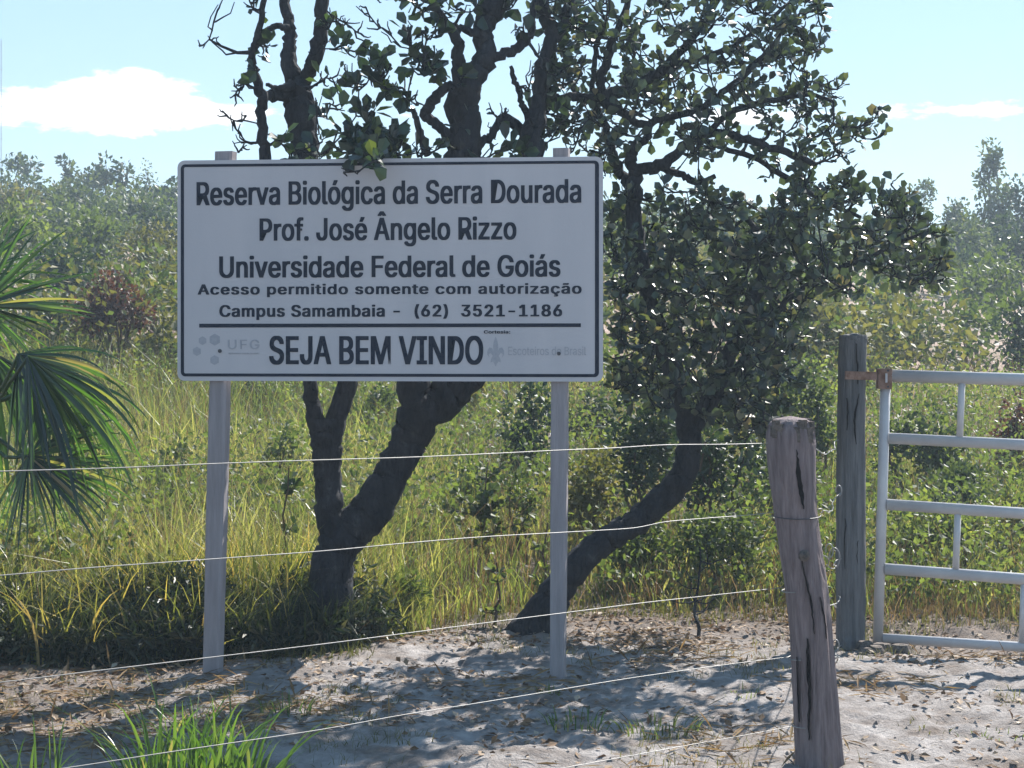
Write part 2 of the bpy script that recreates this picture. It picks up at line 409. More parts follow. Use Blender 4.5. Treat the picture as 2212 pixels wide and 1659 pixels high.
# ------------------------------------------------------------------ ground sheet
def axis(fine_a, fine_b, step, outer_lo, outer_hi, grow):
    a = list(np.arange(fine_a, fine_b + 1e-6, step))
    s = step; x = fine_b
    while x < outer_hi: s *= grow; x += s; a.append(min(x, outer_hi))
    s = step; x = fine_a; lo = []
    while x > outer_lo: s *= grow; x -= s; lo.append(max(x, outer_lo))
    return np.array(lo[::-1] + a)
xs = axis(-3.2, 3.6, 0.03, -3000, 3000, 1.13)
ys = axis(5.8, 12.6, 0.03, -300, 4500, 1.06)
X, Y = np.meshgrid(xs, ys, indexing='ij')
Z = gz(X, Y)
nx, ny = X.shape
idx = np.arange(nx * ny).reshape(nx, ny)
fq = np.stack([idx[:-1, :-1], idx[1:, :-1], idx[1:, 1:], idx[:-1, 1:]], -1).reshape(-1, 4)
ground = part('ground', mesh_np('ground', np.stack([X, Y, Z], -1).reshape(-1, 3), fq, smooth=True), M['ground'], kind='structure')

# ------------------------------------------------------------------ sign
DL, DR = 8.965, 8.77
SL, SR = P(383.8, 740, DL), P(1302.7, 740, DR)
ex = SR - SL; ex[2] = 0; SW = np.linalg.norm(ex); ex /= SW
en = np.array([ex[1], -ex[0], 0.0])         # towards the camera
def on_sign(u, v, off=0.0):
    r = np.array([(u - CU) / F, 1.0, -(v - CV) / F]); o0 = np.array([0, 0, EYE])
    p0 = SL + en * off
    t = np.dot(p0 - o0, en) / np.dot(r, en)
    return o0 + r * t
def loc(u, v):
    q = on_sign(u, v) - SL
    return np.array([np.dot(q, ex), q[2] + EYE])
def from_loc(x, z, off):
    return np.array([SL[0], SL[1], 0]) + ex * x + en * off + np.array([0, 0, z])
sgn = empty('reserve_sign', (float((SL[0] + SR[0]) / 2), float((DL + DR) / 2), 0),
            'large white rectangular nature reserve sign with black lettering on two wooden posts', 'sign')
c00, c01, c10, c11 = loc(384, 819), loc(384, 344.7), loc(1302.7, 828), loc(1302.7, 340.4)
x0, x1 = 0.0, SW; zb = (c00[1] + c10[1]) / 2; zt = (c01[1] + c11[1]) / 2
def rounded(x0, z0, x1, z1, r, n=6):
    pts = []
    for cx_, cz_, a0 in ((x1 - r, z1 - r, 0), (x0 + r, z1 - r, 90), (x0 + r, z0 + r, 180), (x1 - r, z0 + r, 270)):
        for k in range(n + 1):
            a = math.radians(a0 + 90 * k / n); pts.append((cx_ + r * math.cos(a), cz_ + r * math.sin(a)))
    return pts
def slab(pts, o0, o1, name):
    n = len(pts); mb = MB()
    v = [from_loc(x, z, o1) for x, z in pts] + [from_loc(x, z, o0) for x, z in pts]
    fs = [tuple(range(n)), tuple(range(2 * n - 1, n - 1, -1))] + [(i, n + i, n + (i + 1) % n, (i + 1) % n) for i in range(n)]
    mb.add(v, fs); return mb.mesh(name)
def ring(outer, inner, o0, o1, name):
    n = len(outer); mb = MB()
    v = [from_loc(*q, o1) for q in outer] + [from_loc(*q, o1) for q in inner] + [from_loc(*q, o0) for q in outer] + [from_loc(*q, o0) for q in inner]
    fs = []
    for i in range(n):
        j = (i + 1) % n
        fs += [(i, n + i, n + j, j), (i, j, 2 * n + j, 2 * n + i), (n + i, 3 * n + i, 3 * n + j, n + j)]
    mb.add(v, fs); return mb.mesh(name)
k = SW / 919.0
part('panel', slab(rounded(x0, zb, x1, zt, .035), 0, .004, 'panel'), M['sheet'], sgn)
part('border', ring(rounded(x0 + 7.5 * k, zb + 9.5 * k, x1 - 8.5 * k, zt - 8.5 * k, .022), rounded(x0 + 14.5 * k, zb + 16 * k, x1 - 17 * k, zt - 14.5 * k, .008),
     .004, .0055, 'border'), M['ink'], sgn)
# lettering
try:
    import os
    FONT = bpy.data.fonts.load(os.path.join(bpy.utils.system_resource('DATAFILES'), 'fonts', 'Inter.woff2'))
except Exception:
    FONT = None
def lettering(txt, u0, u1, vtop, vbase, bold=0.02, spacing=1.0, mt='ink', cap='H', off=.0042, th=.0012, label=None):
    cu = bpy.data.curves.new('txt', 'FONT'); cu.body = txt; cu.space_character = spacing; cu.resolution_u = 4
    cu.fill_mode = 'FRONT'
    if FONT: cu.font = FONT
    ob = bpy.data.objects.new('txt', cu); col.objects.link(ob)
    me = ob.to_mesh(); v = np.array([w.co[:] for w in me.vertices]); polys = [tuple(p.vertices) for p in me.polygons]
    ob.to_mesh_clear()
    cu.body = 'H'; bpy.context.view_layer.update()
    me = ob.to_mesh(); hv = np.array([w.co[:] for w in me.vertices]); ob.to_mesh_clear()
    bpy.data.objects.remove(ob); bpy.data.curves.remove(cu)
    capb, capt = hv[:, 1].min(), hv[:, 1].max()
    a, b_ = loc(u0, vbase), loc(u1, vbase); ztop = loc((u0 + u1) / 2, vtop)[1]; zba = loc((u0 + u1) / 2, vbase)[1]
    sx = (b_[0] - a[0]) / (v[:, 0].max() - v[:, 0].min()); sz = (ztop - zba) / (capt - capb)
    X = a[0] + (v[:, 0] - v[:, 0].min()) * sx; Zc = zba + (v[:, 1] - capb) * sz
    # font meshes have no sides: give the film its small thickness
    n0 = len(v); sh = [(-1, .3), (-.5, -.3), (0, .3), (.5, -.3), (1, .3), (1, -.3), (-1, -.3)] if bold else [(0, 0)]
    wid = v[:, 0].max() - v[:, 0].min(); polys = [tuple(i + k_ * n0 for i in q) for k_ in range(len(sh)) for q in polys]
    X = np.concatenate([X + a_ * bold * sx for a_, _ in sh]); Zc = np.concatenate([Zc + b2 * bold * sz for _, b2 in sh]); v = np.concatenate([v + np.array([a_ * bold, 0, 0]) for a_, _ in sh])
    lay = np.repeat(np.arange(len(sh)) * .00012, n0)
    n = len(v)
    V = [from_loc(x, z, off + th + l_) for x, z, l_ in zip(X, Zc, lay)] + [from_loc(x, z, off) for x, z in zip(X, Zc)]
    V_old = [from_loc(x, z, off + th) for x, z in zip(X, Zc)] + [from_loc(x, z, off) for x, z in zip(X, Zc)]
    ec = {}
    for q in polys:
        for i in range(len(q)):
            e = (q[i], q[(i + 1) % len(q)]); kx = (min(e), max(e)); ec.setdefault(kx, []).append(e)
    fs = [tuple(q) for q in polys]
    for kx, l in ec.items():
        if len(l) == 1: i, j = l[0]; fs.append((i, n + i, n + j, j))
    # one object per word: split where the gap along the line is a space
    iv = sorted((min(v[i, 0] for i in q), max(v[i, 0] for i in q)) for q in polys); cuts = []; hi = iv[0][1]
    for a_, b2 in iv:
        if a_ - hi > .15: cuts.append((a_ + hi) / 2)
        hi = max(hi, b2)
    words = {}
    for f in fs: words.setdefault(sum(v[f[0] % n, 0] > c_ for c_ in cuts), []).append(f)
    V = np.array(V)
    for w_ in sorted(words):
        used = sorted({i for f in words[w_] for i in f}); mp = {q: i for i, q in enumerate(used)}
        mb = MB(); mb.add(V[used], [tuple(mp[i] for i in f) for f in words[w_]])
        part('word', mb.mesh('word'), M[mt], sgn, label=label)
lettering('Reserva Biológica da Serra Dourada', 427, 1254, 391, 440, .026, 1.02)
lettering('Prof. José Ângelo Rizzo', 563, 1114, 471, 518, .026, 1.02)
lettering('Universidade Federal de Goiás', 476, 1209, 553, 598, .026, 1.02)
lettering('Acesso permitido somente com autorização', 429, 1255, 613.5, 635, .03, 1.1, label='smaller wide line about access permission')
lettering('Campus Samambaia -  (62)  3521-1186', 476, 1213, 659, 683.5, .032, 1.08, label='smaller line with telephone number')
lettering('SEJA BEM VINDO', 584, 1042, 727, 786, .028, 1.02, label='tall welcome line at the bottom')
lettering('Cortesia:', 1046, 1102, 713.8, 720.3, .03, 1.05, label='tiny faint caption')
lettering('UFG', 493, 560, 734, 754, .008, 1.15, 'faded', label='sun-faded grey letters')
lettering('Escoteiros do Brasil', 1098, 1266, 749, 767, .0, 1.0, 'faded', label='sun-faded grey words')
lettering('UNIVERSIDADE FEDERAL DE GOIÁS', 493, 560, 762, 765, .0, 1.0, 'faded', label='tiny sun-faded line')
a = loc(431, 707.5); b_ = loc(1255, 698.5)
part('rule', slab([(b_[0], a[1] + .001), (b_[0], b_[1]), (a[0], b_[1]), (a[0], a[1])][::1], .0042, .0055, 'rule'), M['ink'], sgn)
for (u, v, r) in ((464.4, 733.7, 13), (438, 736, 9.5), (425.8, 759, 10), (464, 778, 10.6)):
    c0 = loc(u, v)
    part('hexagon_mark', slab([(c0[0] + r * k * math.cos(math.radians(30 + 60 * i)), c0[1] + r * k * math.sin(math.radians(30 + 60 * i))) for i in range(6)],
         .0042, .005, 'hexagon'), M['faded'], sgn, label='sun-faded grey hexagon of the emblem')
# faded lily emblem
fl = [(0, 1), (.10, .86), (.15, .7), (.13, .52), (.22, .62), (.38, .64), (.5, .52), (.5, .4), (.38, .3), (.42, .42), (.3, .46), (.18, .36),
      (.28, .24), (.3, .14), (.16, .17), (.06, .08), (0, 0)]
fl = fl + [(-x, y) for x, y in fl[-2:0:-1]]
l0, l1 = loc(1071, 792), loc(1071, 727); hgt = l1[1] - l0[1]
def poly_fill(pts, name):      # ear-clipped through Blender's own tessellator
    from mathutils.geometry import tessellate_polygon
    tri = tessellate_polygon([[Vector((x, z, 0)) for x, z in pts]])
    n = len(pts); mb = MB()
    V = [from_loc(x, z, .005) for x, z in pts] + [from_loc(x, z, .0042) for x, z in pts]
    mb.add(V, [tuple(t) for t in tri] + [(i, (i + 1) % n, n + (i + 1) % n, n + i) for i in range(n)])
    return mb.mesh(name)
part('lily_emblem', poly_fill([(l0[0] + x * hgt * .56, l0[1] + y * hgt) for x, y in fl], 'lily'), M['faded'], sgn, label='sun-faded grey lily emblem')
for (u, v) in ((475.5, 758), (1207.4, 763.7), (651, 496)):
    c0 = loc(u, v); r = .0095 if v > 700 else .006
    part('bolt', slab([(c0[0] + r * math.cos(math.radians(45 * i)), c0[1] + r * math.sin(math.radians(45 * i))) for i in range(8)], .0055 if v < 700 else .004, .009, 'bolt'), M['bolt'], sgn)
def sawn(top, bot, w, dpt, yaw, name, mt, parent, notch=False, label=None):
    mb = MB(); n = 26; R = np.array([[math.cos(yaw), -math.sin(yaw), 0], [math.sin(yaw), math.cos(yaw), 0], [0, 0, 1]])
    prev = None; V = []
    ch = .12
    sec = [(-.5 + ch, -.5), (.5 - ch, -.5), (.5, -.5 + ch), (.5, .5 - ch), (.5 - ch, .5), (-.5 + ch, .5), (-.5, .5 - ch), (-.5, -.5 + ch)]
    for i in range(n + 1):
        t = i / n; c0 = np.array(bot) * (1 - t) + np.array(top) * t
        ww = w * (1 + .05 * math.sin(t * 9 + w * 50) + .03 * (random.random() - .5))
        for sx, sy in sec:
            V.append(c0 + R @ np.array([sx * ww, sy * dpt, 0]) + np.array([.0012 * (random.random() - .5), 0, 0]))
    m8 = 8; fs = [tuple(range(7, -1, -1)), tuple(range(n * m8, n * m8 + 8))]
    for i in range(n):
        for q in range(8):
            q2 = (q + 1) % 8; fs.append((i * 8 + q, i * 8 + q2, (i + 1) * 8 + q2, (i + 1) * 8 + q))
    mb.add(V, fs)
    return part(name, mb.mesh(name), mt, parent, label=label)
def behind(u, v, back): 
    q = on_sign(u, v, -back); return q
tl = behind(488, 328, .05); bl = behind(459, 1460, .05); bl[2] = -.1
sawn(tl, bl, .088, .07, math.radians(-15), 'post', M['signpost'], sgn)
tr = behind(1213, 321, .05); br = behind(1205, 1470, .05); br[2] = -.1
sawn(tr, br, .074, .07, math.radians(-12), 'post', M['signpost'], sgn)

# ------------------------------------------------------------------ wire fence
DP = 7.03
def post_round(name, rows, D, mt, parent, sides=20, rough=.03, rows_per=3):
    """rows: (v, u_left, u_right) top to bottom"""
    r = np.array(rows, float); rr = spline(r, rows_per); mb = MB(); V = []; n = len(rr)
    ph = rng.random(4) * 6
    for i, (v, ul, ur) in enumerate(rr):
        c0 = P((ul + ur) / 2, v, D); rad = (ur - ul) / 2 * D / F
        for q in range(sides):
            a = 2 * math.pi * q / sides
            d_ = 1 + .035 * math.sin(3 * a + ph[0]) + .025 * math.sin(5 * a + ph[1] + i * .15) + .02 * math.sin(9 * a + ph[2]) + rough * (random.random() - .5)
            V.append(c0 + np.array([math.cos(a) * rad * d_, math.sin(a) * rad * d_, 0]))
    fs = []
    for i in range(n - 1):
        for q in range(sides):
            q2 = (q + 1) % sides; fs.append((i * sides + q, (i + 1) * sides + q, (i + 1) * sides + q2, i * sides + q2))
    # rough, slightly domed top
    c0 = P((rr[0][1] + rr[0][2]) / 2, rr[0][0], D) + np.array([0, 0, .012]); V.append(c0)
    for q in range(sides): fs.append((q, (q + 1) % sides, n * sides))
    mb.add(V, fs); return part(name, mb.mesh(name, smooth=False), mt, parent)
fence = empty('wire_fence', (float(P(1770, 1650, DP)[0]), DP, 0), 'slack wire fence strung from a thick leaning timber corner post in front of the sign', 'fence')
crn = post_round('post', [(905, 1672, 1742), (916, 1660, 1752), (945, 1655, 1760), (1020, 1660, 1762), (1100, 1671, 1765), (1180, 1682, 1775), (1280, 1697, 1789), (1400, 1708, 1800),
      (1500, 1712, 1808), (1600, 1715, 1816), (1660, 1717, 1822), (1700, 1718, 1826)], DP, M['post'], fence, 28, .03, 4)
# bark rim at the top, split and grain cracks
mb = MB()
for i in range(26):
    a = 2 * math.pi * i / 26 + random.uniform(-.1, .1); c0 = P(1707, 925 + random.uniform(-4, 22), DP); R0 = .078 + random.uniform(-.006, .006)
    mb.box(c0 + np.array([math.cos(a) * R0, math.sin(a) * R0, 0]), (.022, .026, random.uniform(.03, .07)), Matrix.Rotation(a + random.uniform(-.4, .4), 3, 'Z'))
part('frayed_end', mb.mesh('frayed_end'), M['postend'], crn, kind='stuff')
def crack(pts, D, w, parent, rad_fn):
    pts = spline(pts, 4); pts[1:-1, 0] += rng.normal(size=len(pts) - 2) * .7; pts[:, 2] = np.maximum(pts[:, 2], .3) * (.62 + .3 * rng.random(len(pts)))
    mb = MB(); L = []; Rr = []
    for (u, v, ww) in pts:
        L.append(P(u - ww / 2, v, D - rad_fn(u, v))); Rr.append(P(u + ww / 2, v, D - rad_fn(u, v)))
    n = len(L); back = np.array([0, .02, 0])
    V = L + Rr + [q + back for q in L] + [q + back for q in Rr]
    fs = [(i, n + i, n + i + 1, i + 1) for i in range(n - 1)] + [(i, i + 1, 2 * n + i + 1, 2 * n + i) for i in range(n - 1)] + [(n + i, 3 * n + i, 3 * n + i + 1, n + i + 1) for i in range(n - 1)]
    mb.add(V, fs); return part('crack', mb.mesh('crack'), M['crack'], parent)
def surf(cu_, hw, D, bulge=1.045):
    def f(u, v):
        t = min(.97, abs(u - cu_(v)) / hw); return math.sqrt(1 - t * t) * hw * D / F * bulge + .004
    return f
cu_near = lambda v: np.interp(v, [905, 1100, 1280, 1400, 1660], [1707, 1718, 1743, 1754, 1770])
sf = surf(cu_near, 50, DP)
crack([(1714, 962, 2), (1719, 975, 8), (1722, 1000, 12), (1727, 1040, 13), (1733, 1075, 11), (1737, 1100, 1)], DP, 0, crn, sf)
for pts in ([(1733, 1210, 2), (1741, 1250, 3), (1752, 1300, 5), (1756, 1330, 3), (1760, 1370, 1)], [(1745, 1380, 2), (1747, 1440, 8), (1750, 1500, 7), (1748, 1560, 4), (1748, 1600, 1)],
            [(1772, 1290, 1), (1780, 1330, 4), (1786, 1380, 2)], [(1722, 1420, 1), (1724, 1500, 2), (1727, 1560, 1)]):
    crack(pts, DP, 0, crn, sf)
# knot
mb = MB()
kc = P(1738, 1201, DP - sf(1738, 1201)); mb.tube([kc + np.array([0, .03, 0]), kc + np.array([0, -.004, 0]), kc + np.array([0, -.012, 0])], [.024, .02, .008], 10, .15)
part('knot', mb.mesh('knot'), M['postend'], crn)

def Dfence(u): return 1.0 / np.interp(u, [0, 1700], [1 / 4.75, 1 / 6.9])
def DfenceX(u): return 1.0 / (1 / 4.75 + (1 / 7.03 - 1 / 4.75) * u / 1690.0)
wires = [
    [(1658, 957), (1640, 958), (1560, 960), (1440, 961), (1320, 968), (1200, 973), (1040, 981), (880, 988), (680, 994), (480, 1001), (240, 1011), (0, 1018), (-250, 1026)],
    [(1676, 1106), (1612, 1113), (1520, 1120), (1440, 1127), (1385, 1138), (1340, 1143), (1200, 1151), (1040, 1160), (880, 1173), (700, 1190), (440, 1209), (200, 1226), (0, 1243), (-250, 1262)],
    [(1700, 1267), (1665, 1272), (1520, 1288), (1400, 1301), (1250, 1320), (1100, 1339), (900, 1365), (700, 1391), (430, 1423), (200, 1450), (0, 1474), (-250, 1502)],
    [(1740, 1408), (1690, 1419), (1560, 1446), (1375, 1482), (1130, 1530), (867, 1547 + 18), (640, 1592), (400, 1622), (200, 1649), (-100, 1688)],
    [(1716, 1566), (1700, 1571), (1600, 1590), (1480, 1611), (1200, 1662), (900, 1712)]]
wires[3] = [(1712, 1417), (1690, 1421), (1560, 1437), (1375, 1463), (1250, 1483), (1130, 1503), (1000, 1524), (867, 1545), (700, 1575), (500, 1605), (350, 1627), (196, 1651), (0, 1680), (-200, 1708)]
for wpts in wires:
    pts = spline([P(u, v, DfenceX(u)) for u, v in wpts], 6)
    mb = MB(); mb.tube(pts, .0015, 6)
    part('wire', mb.mesh('wire', True), M['wire'], fence)
# wire turns round the post
for v, dv in ((1111, 6), (1272, 5), (1417, 5), (1562, 5)):
    cc = cu_near(v); pts = []
    for i in range(22):
        a = math.pi * (1.02 + .98 * i / 21) if v == 1111 else math.pi * (.55 + .75 * i / 21)
        c0 = P(cc, v, DP); r_ = 48.5 * DP / F * 1.05 + .003
        pts.append(c0 + np.array([math.cos(a) * r_, math.sin(a) * r_, -.004 - .006 * math.sin((i / 21) * math.pi)]))
    mb = MB(); mb.tube(pts, .0024, 6); part('wire_turn', mb.mesh('wire_turn', True), M['bolt'] if v == 1111 else M['wire'], fence)
# wires running back from the corner post to the gate post, ends twisted
DG = 10.16
for (v0, v1) in ((966, 948), (1100, 1062), (1200, 1205), (1290, 1285), (1420, 1392)):
    a0 = P(cu_near(v0) + 46, v0, DP + .02); b0 = P(1812, v1, DG - .085)
    pts = []
    for i in range(17):
        t = i / 16; q = a0 * (1 - t) + b0 * t
        q = q + np.array([.012 * math.sin(t * 14 + v0), 0, -.05 * math.sin(math.pi * t) + .006 * math.sin(t * 23)]); pts.append(q)
    mb = MB(); mb.tube(pts, .0026, 6); part('wire', mb.mesh('wire', True), M['wire'], fence)
for (uu, vv, r_) in ((1803, 1205, 17), (1792, 1190, 12), (1812, 1060, 9), (1806, 1395, 10)):
    c0 = P(uu, vv, DP + .35); pts = []
    for i in range(15):
        a = i / 14 * 5.0 - 1.5; pts.append(c0 + np.array([math.cos(a) * r_ * DP / F * .7, .01 * i / 14, math.sin(a) * r_ * DP / F * 1.3]))
    mb = MB(); mb.tube(pts, .0026, 6); part('wire_loop', mb.mesh('wire_loop', True), M['wire'], fence)

# ------------------------------------------------------------------ gate post and gate
gp = empty('gate_post', (float(P(1842, 1370, DG)[0]), DG, 0), 'upright weathered grey timber post that the white gate hangs from', 'post')
gpp = post_round('timber', [(724, 1816, 1870), (728, 1813, 1873), (760, 1812, 1872), (900, 1809, 1870), (1100, 1806, 1870), (1250, 1805, 1870), (1340, 1806, 1868), (1400, 1806, 1868)],
      DG, M['greypost'], gp, 18, .05, 6)
cu_g = lambda v: np.interp(v, [724, 900, 1400], [1843, 1840, 1837]); sg = surf(cu_g, 31, DG, 1.06)
for pts in ([(1850, 742, 1), (1852, 780, 3), (1853, 812, 2), (1853, 830, 0)], [(1856, 850, 1), (1850, 880, 4), (1846, 920, 4), (1850, 960, 1)], [(1862, 830, 1), (1863, 870, 3), (1860, 900, 1)],
            [(1830, 860, 1), (1832, 900, 2), (1830, 930, 1)], [(1855, 1150, 1), (1852, 1200, 3), (1856, 1260, 1)], [(1826, 1120, 1), (1825, 1180, 2), (1826, 1230, 0)]):
    crack(pts, DG, 0, gp, sg)
gate = empty('tubular_gate', (float(P(1905, 1370, DG)[0]), DG - .02, 0), 'white painted tubular metal field gate hanging at right of the grey timber post', 'gate')
# gate plane: from hinge stile towards right and camera
G0 = P(1914, 740, DG - .02); G1 = P(2212, 740, DG - .19); gx = G1 - G0; gx[2] = 0; gx /= np.linalg.norm(gx)
def gate_at(u, v):
    nrm = np.array([gx[1], -gx[0], 0]); r = np.array([(u - CU) / F, 1.0, -(v - CV) / F]); o0 = np.array([0, 0, EYE])
    return o0 + r * (np.dot(G0 - o0, nrm) / np.dot(r, nrm))
rows = [(811, 820, .034), (946, 961, .031), (1089, 1109, .031), (1228, 1251, .031), (1378, 1398, .027)]
stile_top = gate_at(1914, 797); stile_bot = gate_at(1896, 1392)
mb = MB(); mb.tube([stile_bot, (stile_bot + stile_top) / 2, stile_top], .028, 14); part('stile', mb.mesh('stile', True), M['galv'], gate)
def stile_u(v): return np.interp(v, [797, 1392], [1914, 1896])
GL = 2.9
ends = []
for i, (va, vb, r_) in enumerate(rows):
    a0 = gate_at(stile_u(va), va); b0 = gate_at(2212, vb); dr = (b0 - a0) / np.linalg.norm(b0 - a0); st = a0 + dr * (0.026 if i else -.02)
    e = a0 + dr * GL; ends.append(e)
    mb = MB(); mb.tube([st, (st + e) / 2, e], r_, 14); part('rail', mb.mesh('rail', True), M['galv'], gate)
def rail_pt(i, s): # distance along
    va, vb, r_ = rows[i]; a0 = gate_at(stile_u(va), va); b0 = gate_at(2212, vb); dr = (b0 - a0) / np.linalg.norm(b0 - a0); return a0 + dr * s
s1 = np.linalg.norm(gate_at(2075, 880) - gate_at(1911, 880)); 
for i, j, s0 in ((0, 1, s1), (2, 3, s1 - .0), (0, 1, s1 * 2 + .1), (2, 3, s1 * 2 + .1), (0, 1, s1 * 4), (2, 3, s1 * 4), (3, 4, .762), (3, 4, s1 * 4)):
    a0 = rail_pt(i, s0) - np.array([0, 0, rows[i][2] - .004]); b0 = rail_pt(j, s0) + np.array([0, 0, rows[j][2] - .004])
    mb = MB(); mb.tube([a0, (a0 + b0) / 2, b0], .0185, 10); part('upright', mb.mesh('upright', True), M['galv'], gate)
mb = MB(); mb.tube([ends[4] - np.array([0, 0, .03]), (ends[0] + ends[4]) / 2, ends[0] + np.array([0, 0, .03])], .028, 12); part('stile', mb.mesh('stile', True), M['galv'], gate)
# rusty hinge
hz = gate_at(1911, 822)
hg = MB(); hg.box(hz + np.array([-.005, -.006, .01]), (.075, .072, .11)); hinge = part('hinge', hg.mesh('hinge'), M['rust'], gate)
hg = MB(); hg.box(hz + np.array([.0, -.046, .015]), (.011, .008, .05)); part('slot_plate', hg.mesh('slot_plate'), M['galv'], hinge)
for dz in (.055, -.033):
    hg = MB(); q = hz + np.array([.008, -.046, dz]); hg.tube([q, q + np.array([0, -.008, 0])], .006, 8); part('bolt', hg.mesh('bolt'), M['bolt'], hinge)
pa, pb = P(1826, 806, DG - .093), P(1893, 817, DG - .06)
st = MB(); mid_ = (pa + pb) / 2; L_ = np.linalg.norm(pb - pa); ang = math.atan2(pb[1] - pa[1], pb[0] - pa[0])
st.box(mid_, (L_, .012, .045), Matrix.Rotation(ang, 3, 'Z') @ Matrix.Rotation(math.radians(2), 3, 'Y')); strap = part('hinge_strap', st.mesh('hinge_strap'), M['rust'], gp)
for t in (.12, .36):
    q = pa * (1 - t) + pb * t; st = MB(); st.tube([q + np.array([0, -.004, 0]), q + np.array([0, -.016, 0])], .009, 6); part('bolt', st.mesh('bolt'), M['rust'], strap)
# soil and stones heaped at the foot of the gate post
mb = MB()
for i in range(14):
    q = P(random.uniform(1855, 1955), 1372, DG - random.uniform(.05, .3)); s_ = random.uniform(.03, .075)
    q[2] = gzs(q[0], q[1]) + s_ * .3
    a = rng.random(8) * .35 + .8; an = np.arange(8) * math.pi / 4
    V = [q + np.array([math.cos(t) * s_ * r_, math.sin(t) * s_ * r_, -.3 * s_]) for t, r_ in zip(an, a)] + [q + np.array([math.cos(t) * s_ * r_ * .6, math.sin(t) * s_ * r_ * .6, .5 * s_]) for t, r_ in zip(an, a)]
    mb.add(V, [(k_, (k_ + 1) % 8, 8 + (k_ + 1) % 8, 8 + k_) for k_ in range(8)] + [tuple(range(8, 16))])
tag(part('rubble', mb.mesh('rubble'), M['postend']), 'dark clods heaped at the foot of the gate post', 'rubble', kind='stuff')

# ------------------------------------------------------------------ trees with limbs drawn one by one
def limb(rows, D0, D1=None, sub=5, wob=.006):
    """rows (u, v, r_px) -> world points and radii, depth going D0 -> D1"""
    D1 = D0 if D1 is None else D1
    r = np.array(rows, float); t = np.linspace(0, 1, len(r))[:, None]
    pr = [np.append(P(u, v, D0 + (D1 - D0) * tt), rr * (D0 + (D1 - D0) * tt) / F) for (u, v, rr), tt in zip(r, t[:, 0])]
    s_ = spline(pr, sub); s_[1:-1, :3] += rng.normal(size=(len(s_) - 2, 3)) * wob * np.minimum(1, s_[1:-1, 3:] / .03)
    return s_[:, :3], np.maximum(s_[:, 3], .002)
def build_limbs(defs, mb, nodes, sides=10):
    for rows, D0, D1 in defs:
        p_, r_ = limb(rows, D0, D1); mb.tube(p_, r_, sides, .16); nodes += [(q, rr) for q, rr in zip(p_, r_) if rr < .11]
def crooked(a, b, n, amp):
    t = np.linspace(0, 1, n)[:, None]; L = np.linalg.norm(b - a)
    p_ = a * (1 - t) + b * t; off = np.cumsum(rng.normal(size=(n, 3)), 0); off -= off[0]; off -= off[-1] * t
    p_ = p_ + off * L * amp; p_[:, 2] += -np.sin(t[:, 0] * math.pi) * L * .10
    return p_
def grow_clumps(clumps, nodes, twigs, maxlen=1.3, up=.5):
    """clumps (u,v,r_px,n_leaves,D) ; returns leaf pos, dir"""
    pos, dr, sz = [], [], []
    N = np.array([q for q, _ in nodes]); NR = np.array([r for _, r in nodes])
    order = sorted(clumps, key=lambda c_: np.min(np.linalg.norm(N - P(c_[0], c_[1], c_[4]), axis=1)))
    for (u, v, rp, nl, D) in order:
        c0 = P(u, v, D); rad = rp * D / F
        N = np.array([q for q, _ in nodes]); NR = np.array([r for _, r in nodes])
        dd = np.linalg.norm(N - c0, axis=1) + .25 * np.maximum(0, N[:, 2] - c0[2]); k_ = int(np.argmin(dd))
        st, r0 = N[k_], NR[k_]; L = np.linalg.norm(c0 - st)
        n_ = max(4, int(L / .07)); pts = crooked(st, c0, n_, .05)
        rr = np.linspace(min(r0 * .75, .008 + L * .02), .005, n_)
        twigs.tube(pts, rr, 5, .2, cap=False); nodes += [(q, x) for q, x in zip(pts[1:], rr[1:])]
        m_ = max(3, int(nl / 5)) if nl > 4 else 3
        for j in range(m_):
            dvec = rng.normal(size=3); dvec[2] += up; dvec /= np.linalg.norm(dvec)
            e = c0 + dvec * rad * rng.uniform(.5, 1.1); s_ = pts[-1 - min(j % 3, n_ - 2)]
            q = crooked(s_, e, 5, .10); twigs.tube(q, np.linspace(.0055, .0025, 5), 4, 0, cap=False)
            for _ in range(int(round(nl / m_)) if nl else 0):
                t = rng.uniform(.35, 1.0); b0 = q[min(4, int(t * 4))]
                d2 = unit(dvec * .7 + rng.normal(size=3) * .75 + np.array([0, 0, .15])); pos.append(b0 + d2 * .012); dr.append(d2); sz.append(rng.uniform(.55, 1.35))
    return np.array(pos), np.array(dr), np.array(sz)
def leaf_parts(root, pos, dr, sz, mt, tmpl, base, count, score):
    """the leaves that show largest become objects, the rest one mesh"""
    order = np.argsort(-score)[:count]; sel = np.zeros(len(pos), bool); sel[order] = True
    variants = []
    for q in range(5):
        T = tmpl[0].copy(); T[:, 2] += .10 * (rng.random() - .3) * (T[:, 1] ** 2) + .05 * rng.normal(size=len(T)) * .4; T[:, 0] *= rng.uniform(.85, 1.15)
        F4 = [f for f in tmpl[1] if len(f) == 4]; F3 = [f for f in tmpl[1] if len(f) == 3]
        me = mesh_np('leaf', T, [np.array(x) for x in (F4, F3) if x], np.full(len(tmpl[1]), q / 4 * .95)); me.materials.append(mt); variants.append(me)
    rl = Vector(root.location)
    for i in np.where(sel)[0]:
        y = Vector(dr[i]).normalized(); h = Vector(rng.normal(size=3)) + Vector((0, 0, .8)); x = y.cross(h).normalized(); z = x.cross(y)
        s_ = float(base * sz[i]); o_ = bpy.data.objects.new('leaf', variants[i % 5])
        Mx = Matrix((x * s_, y * s_, z * s_)).transposed().to_4x4(); Mx.translation = Vector(pos[i]) - rl
        o_.matrix_local = Mx; col.objects.link(o_); o_.parent = root
    r_ = ~sel
    if r_.any(): part('foliage', leaves('foliage', pos[r_], dr[r_], base * sz[r_], tmpl), mt, root, kind='stuff')

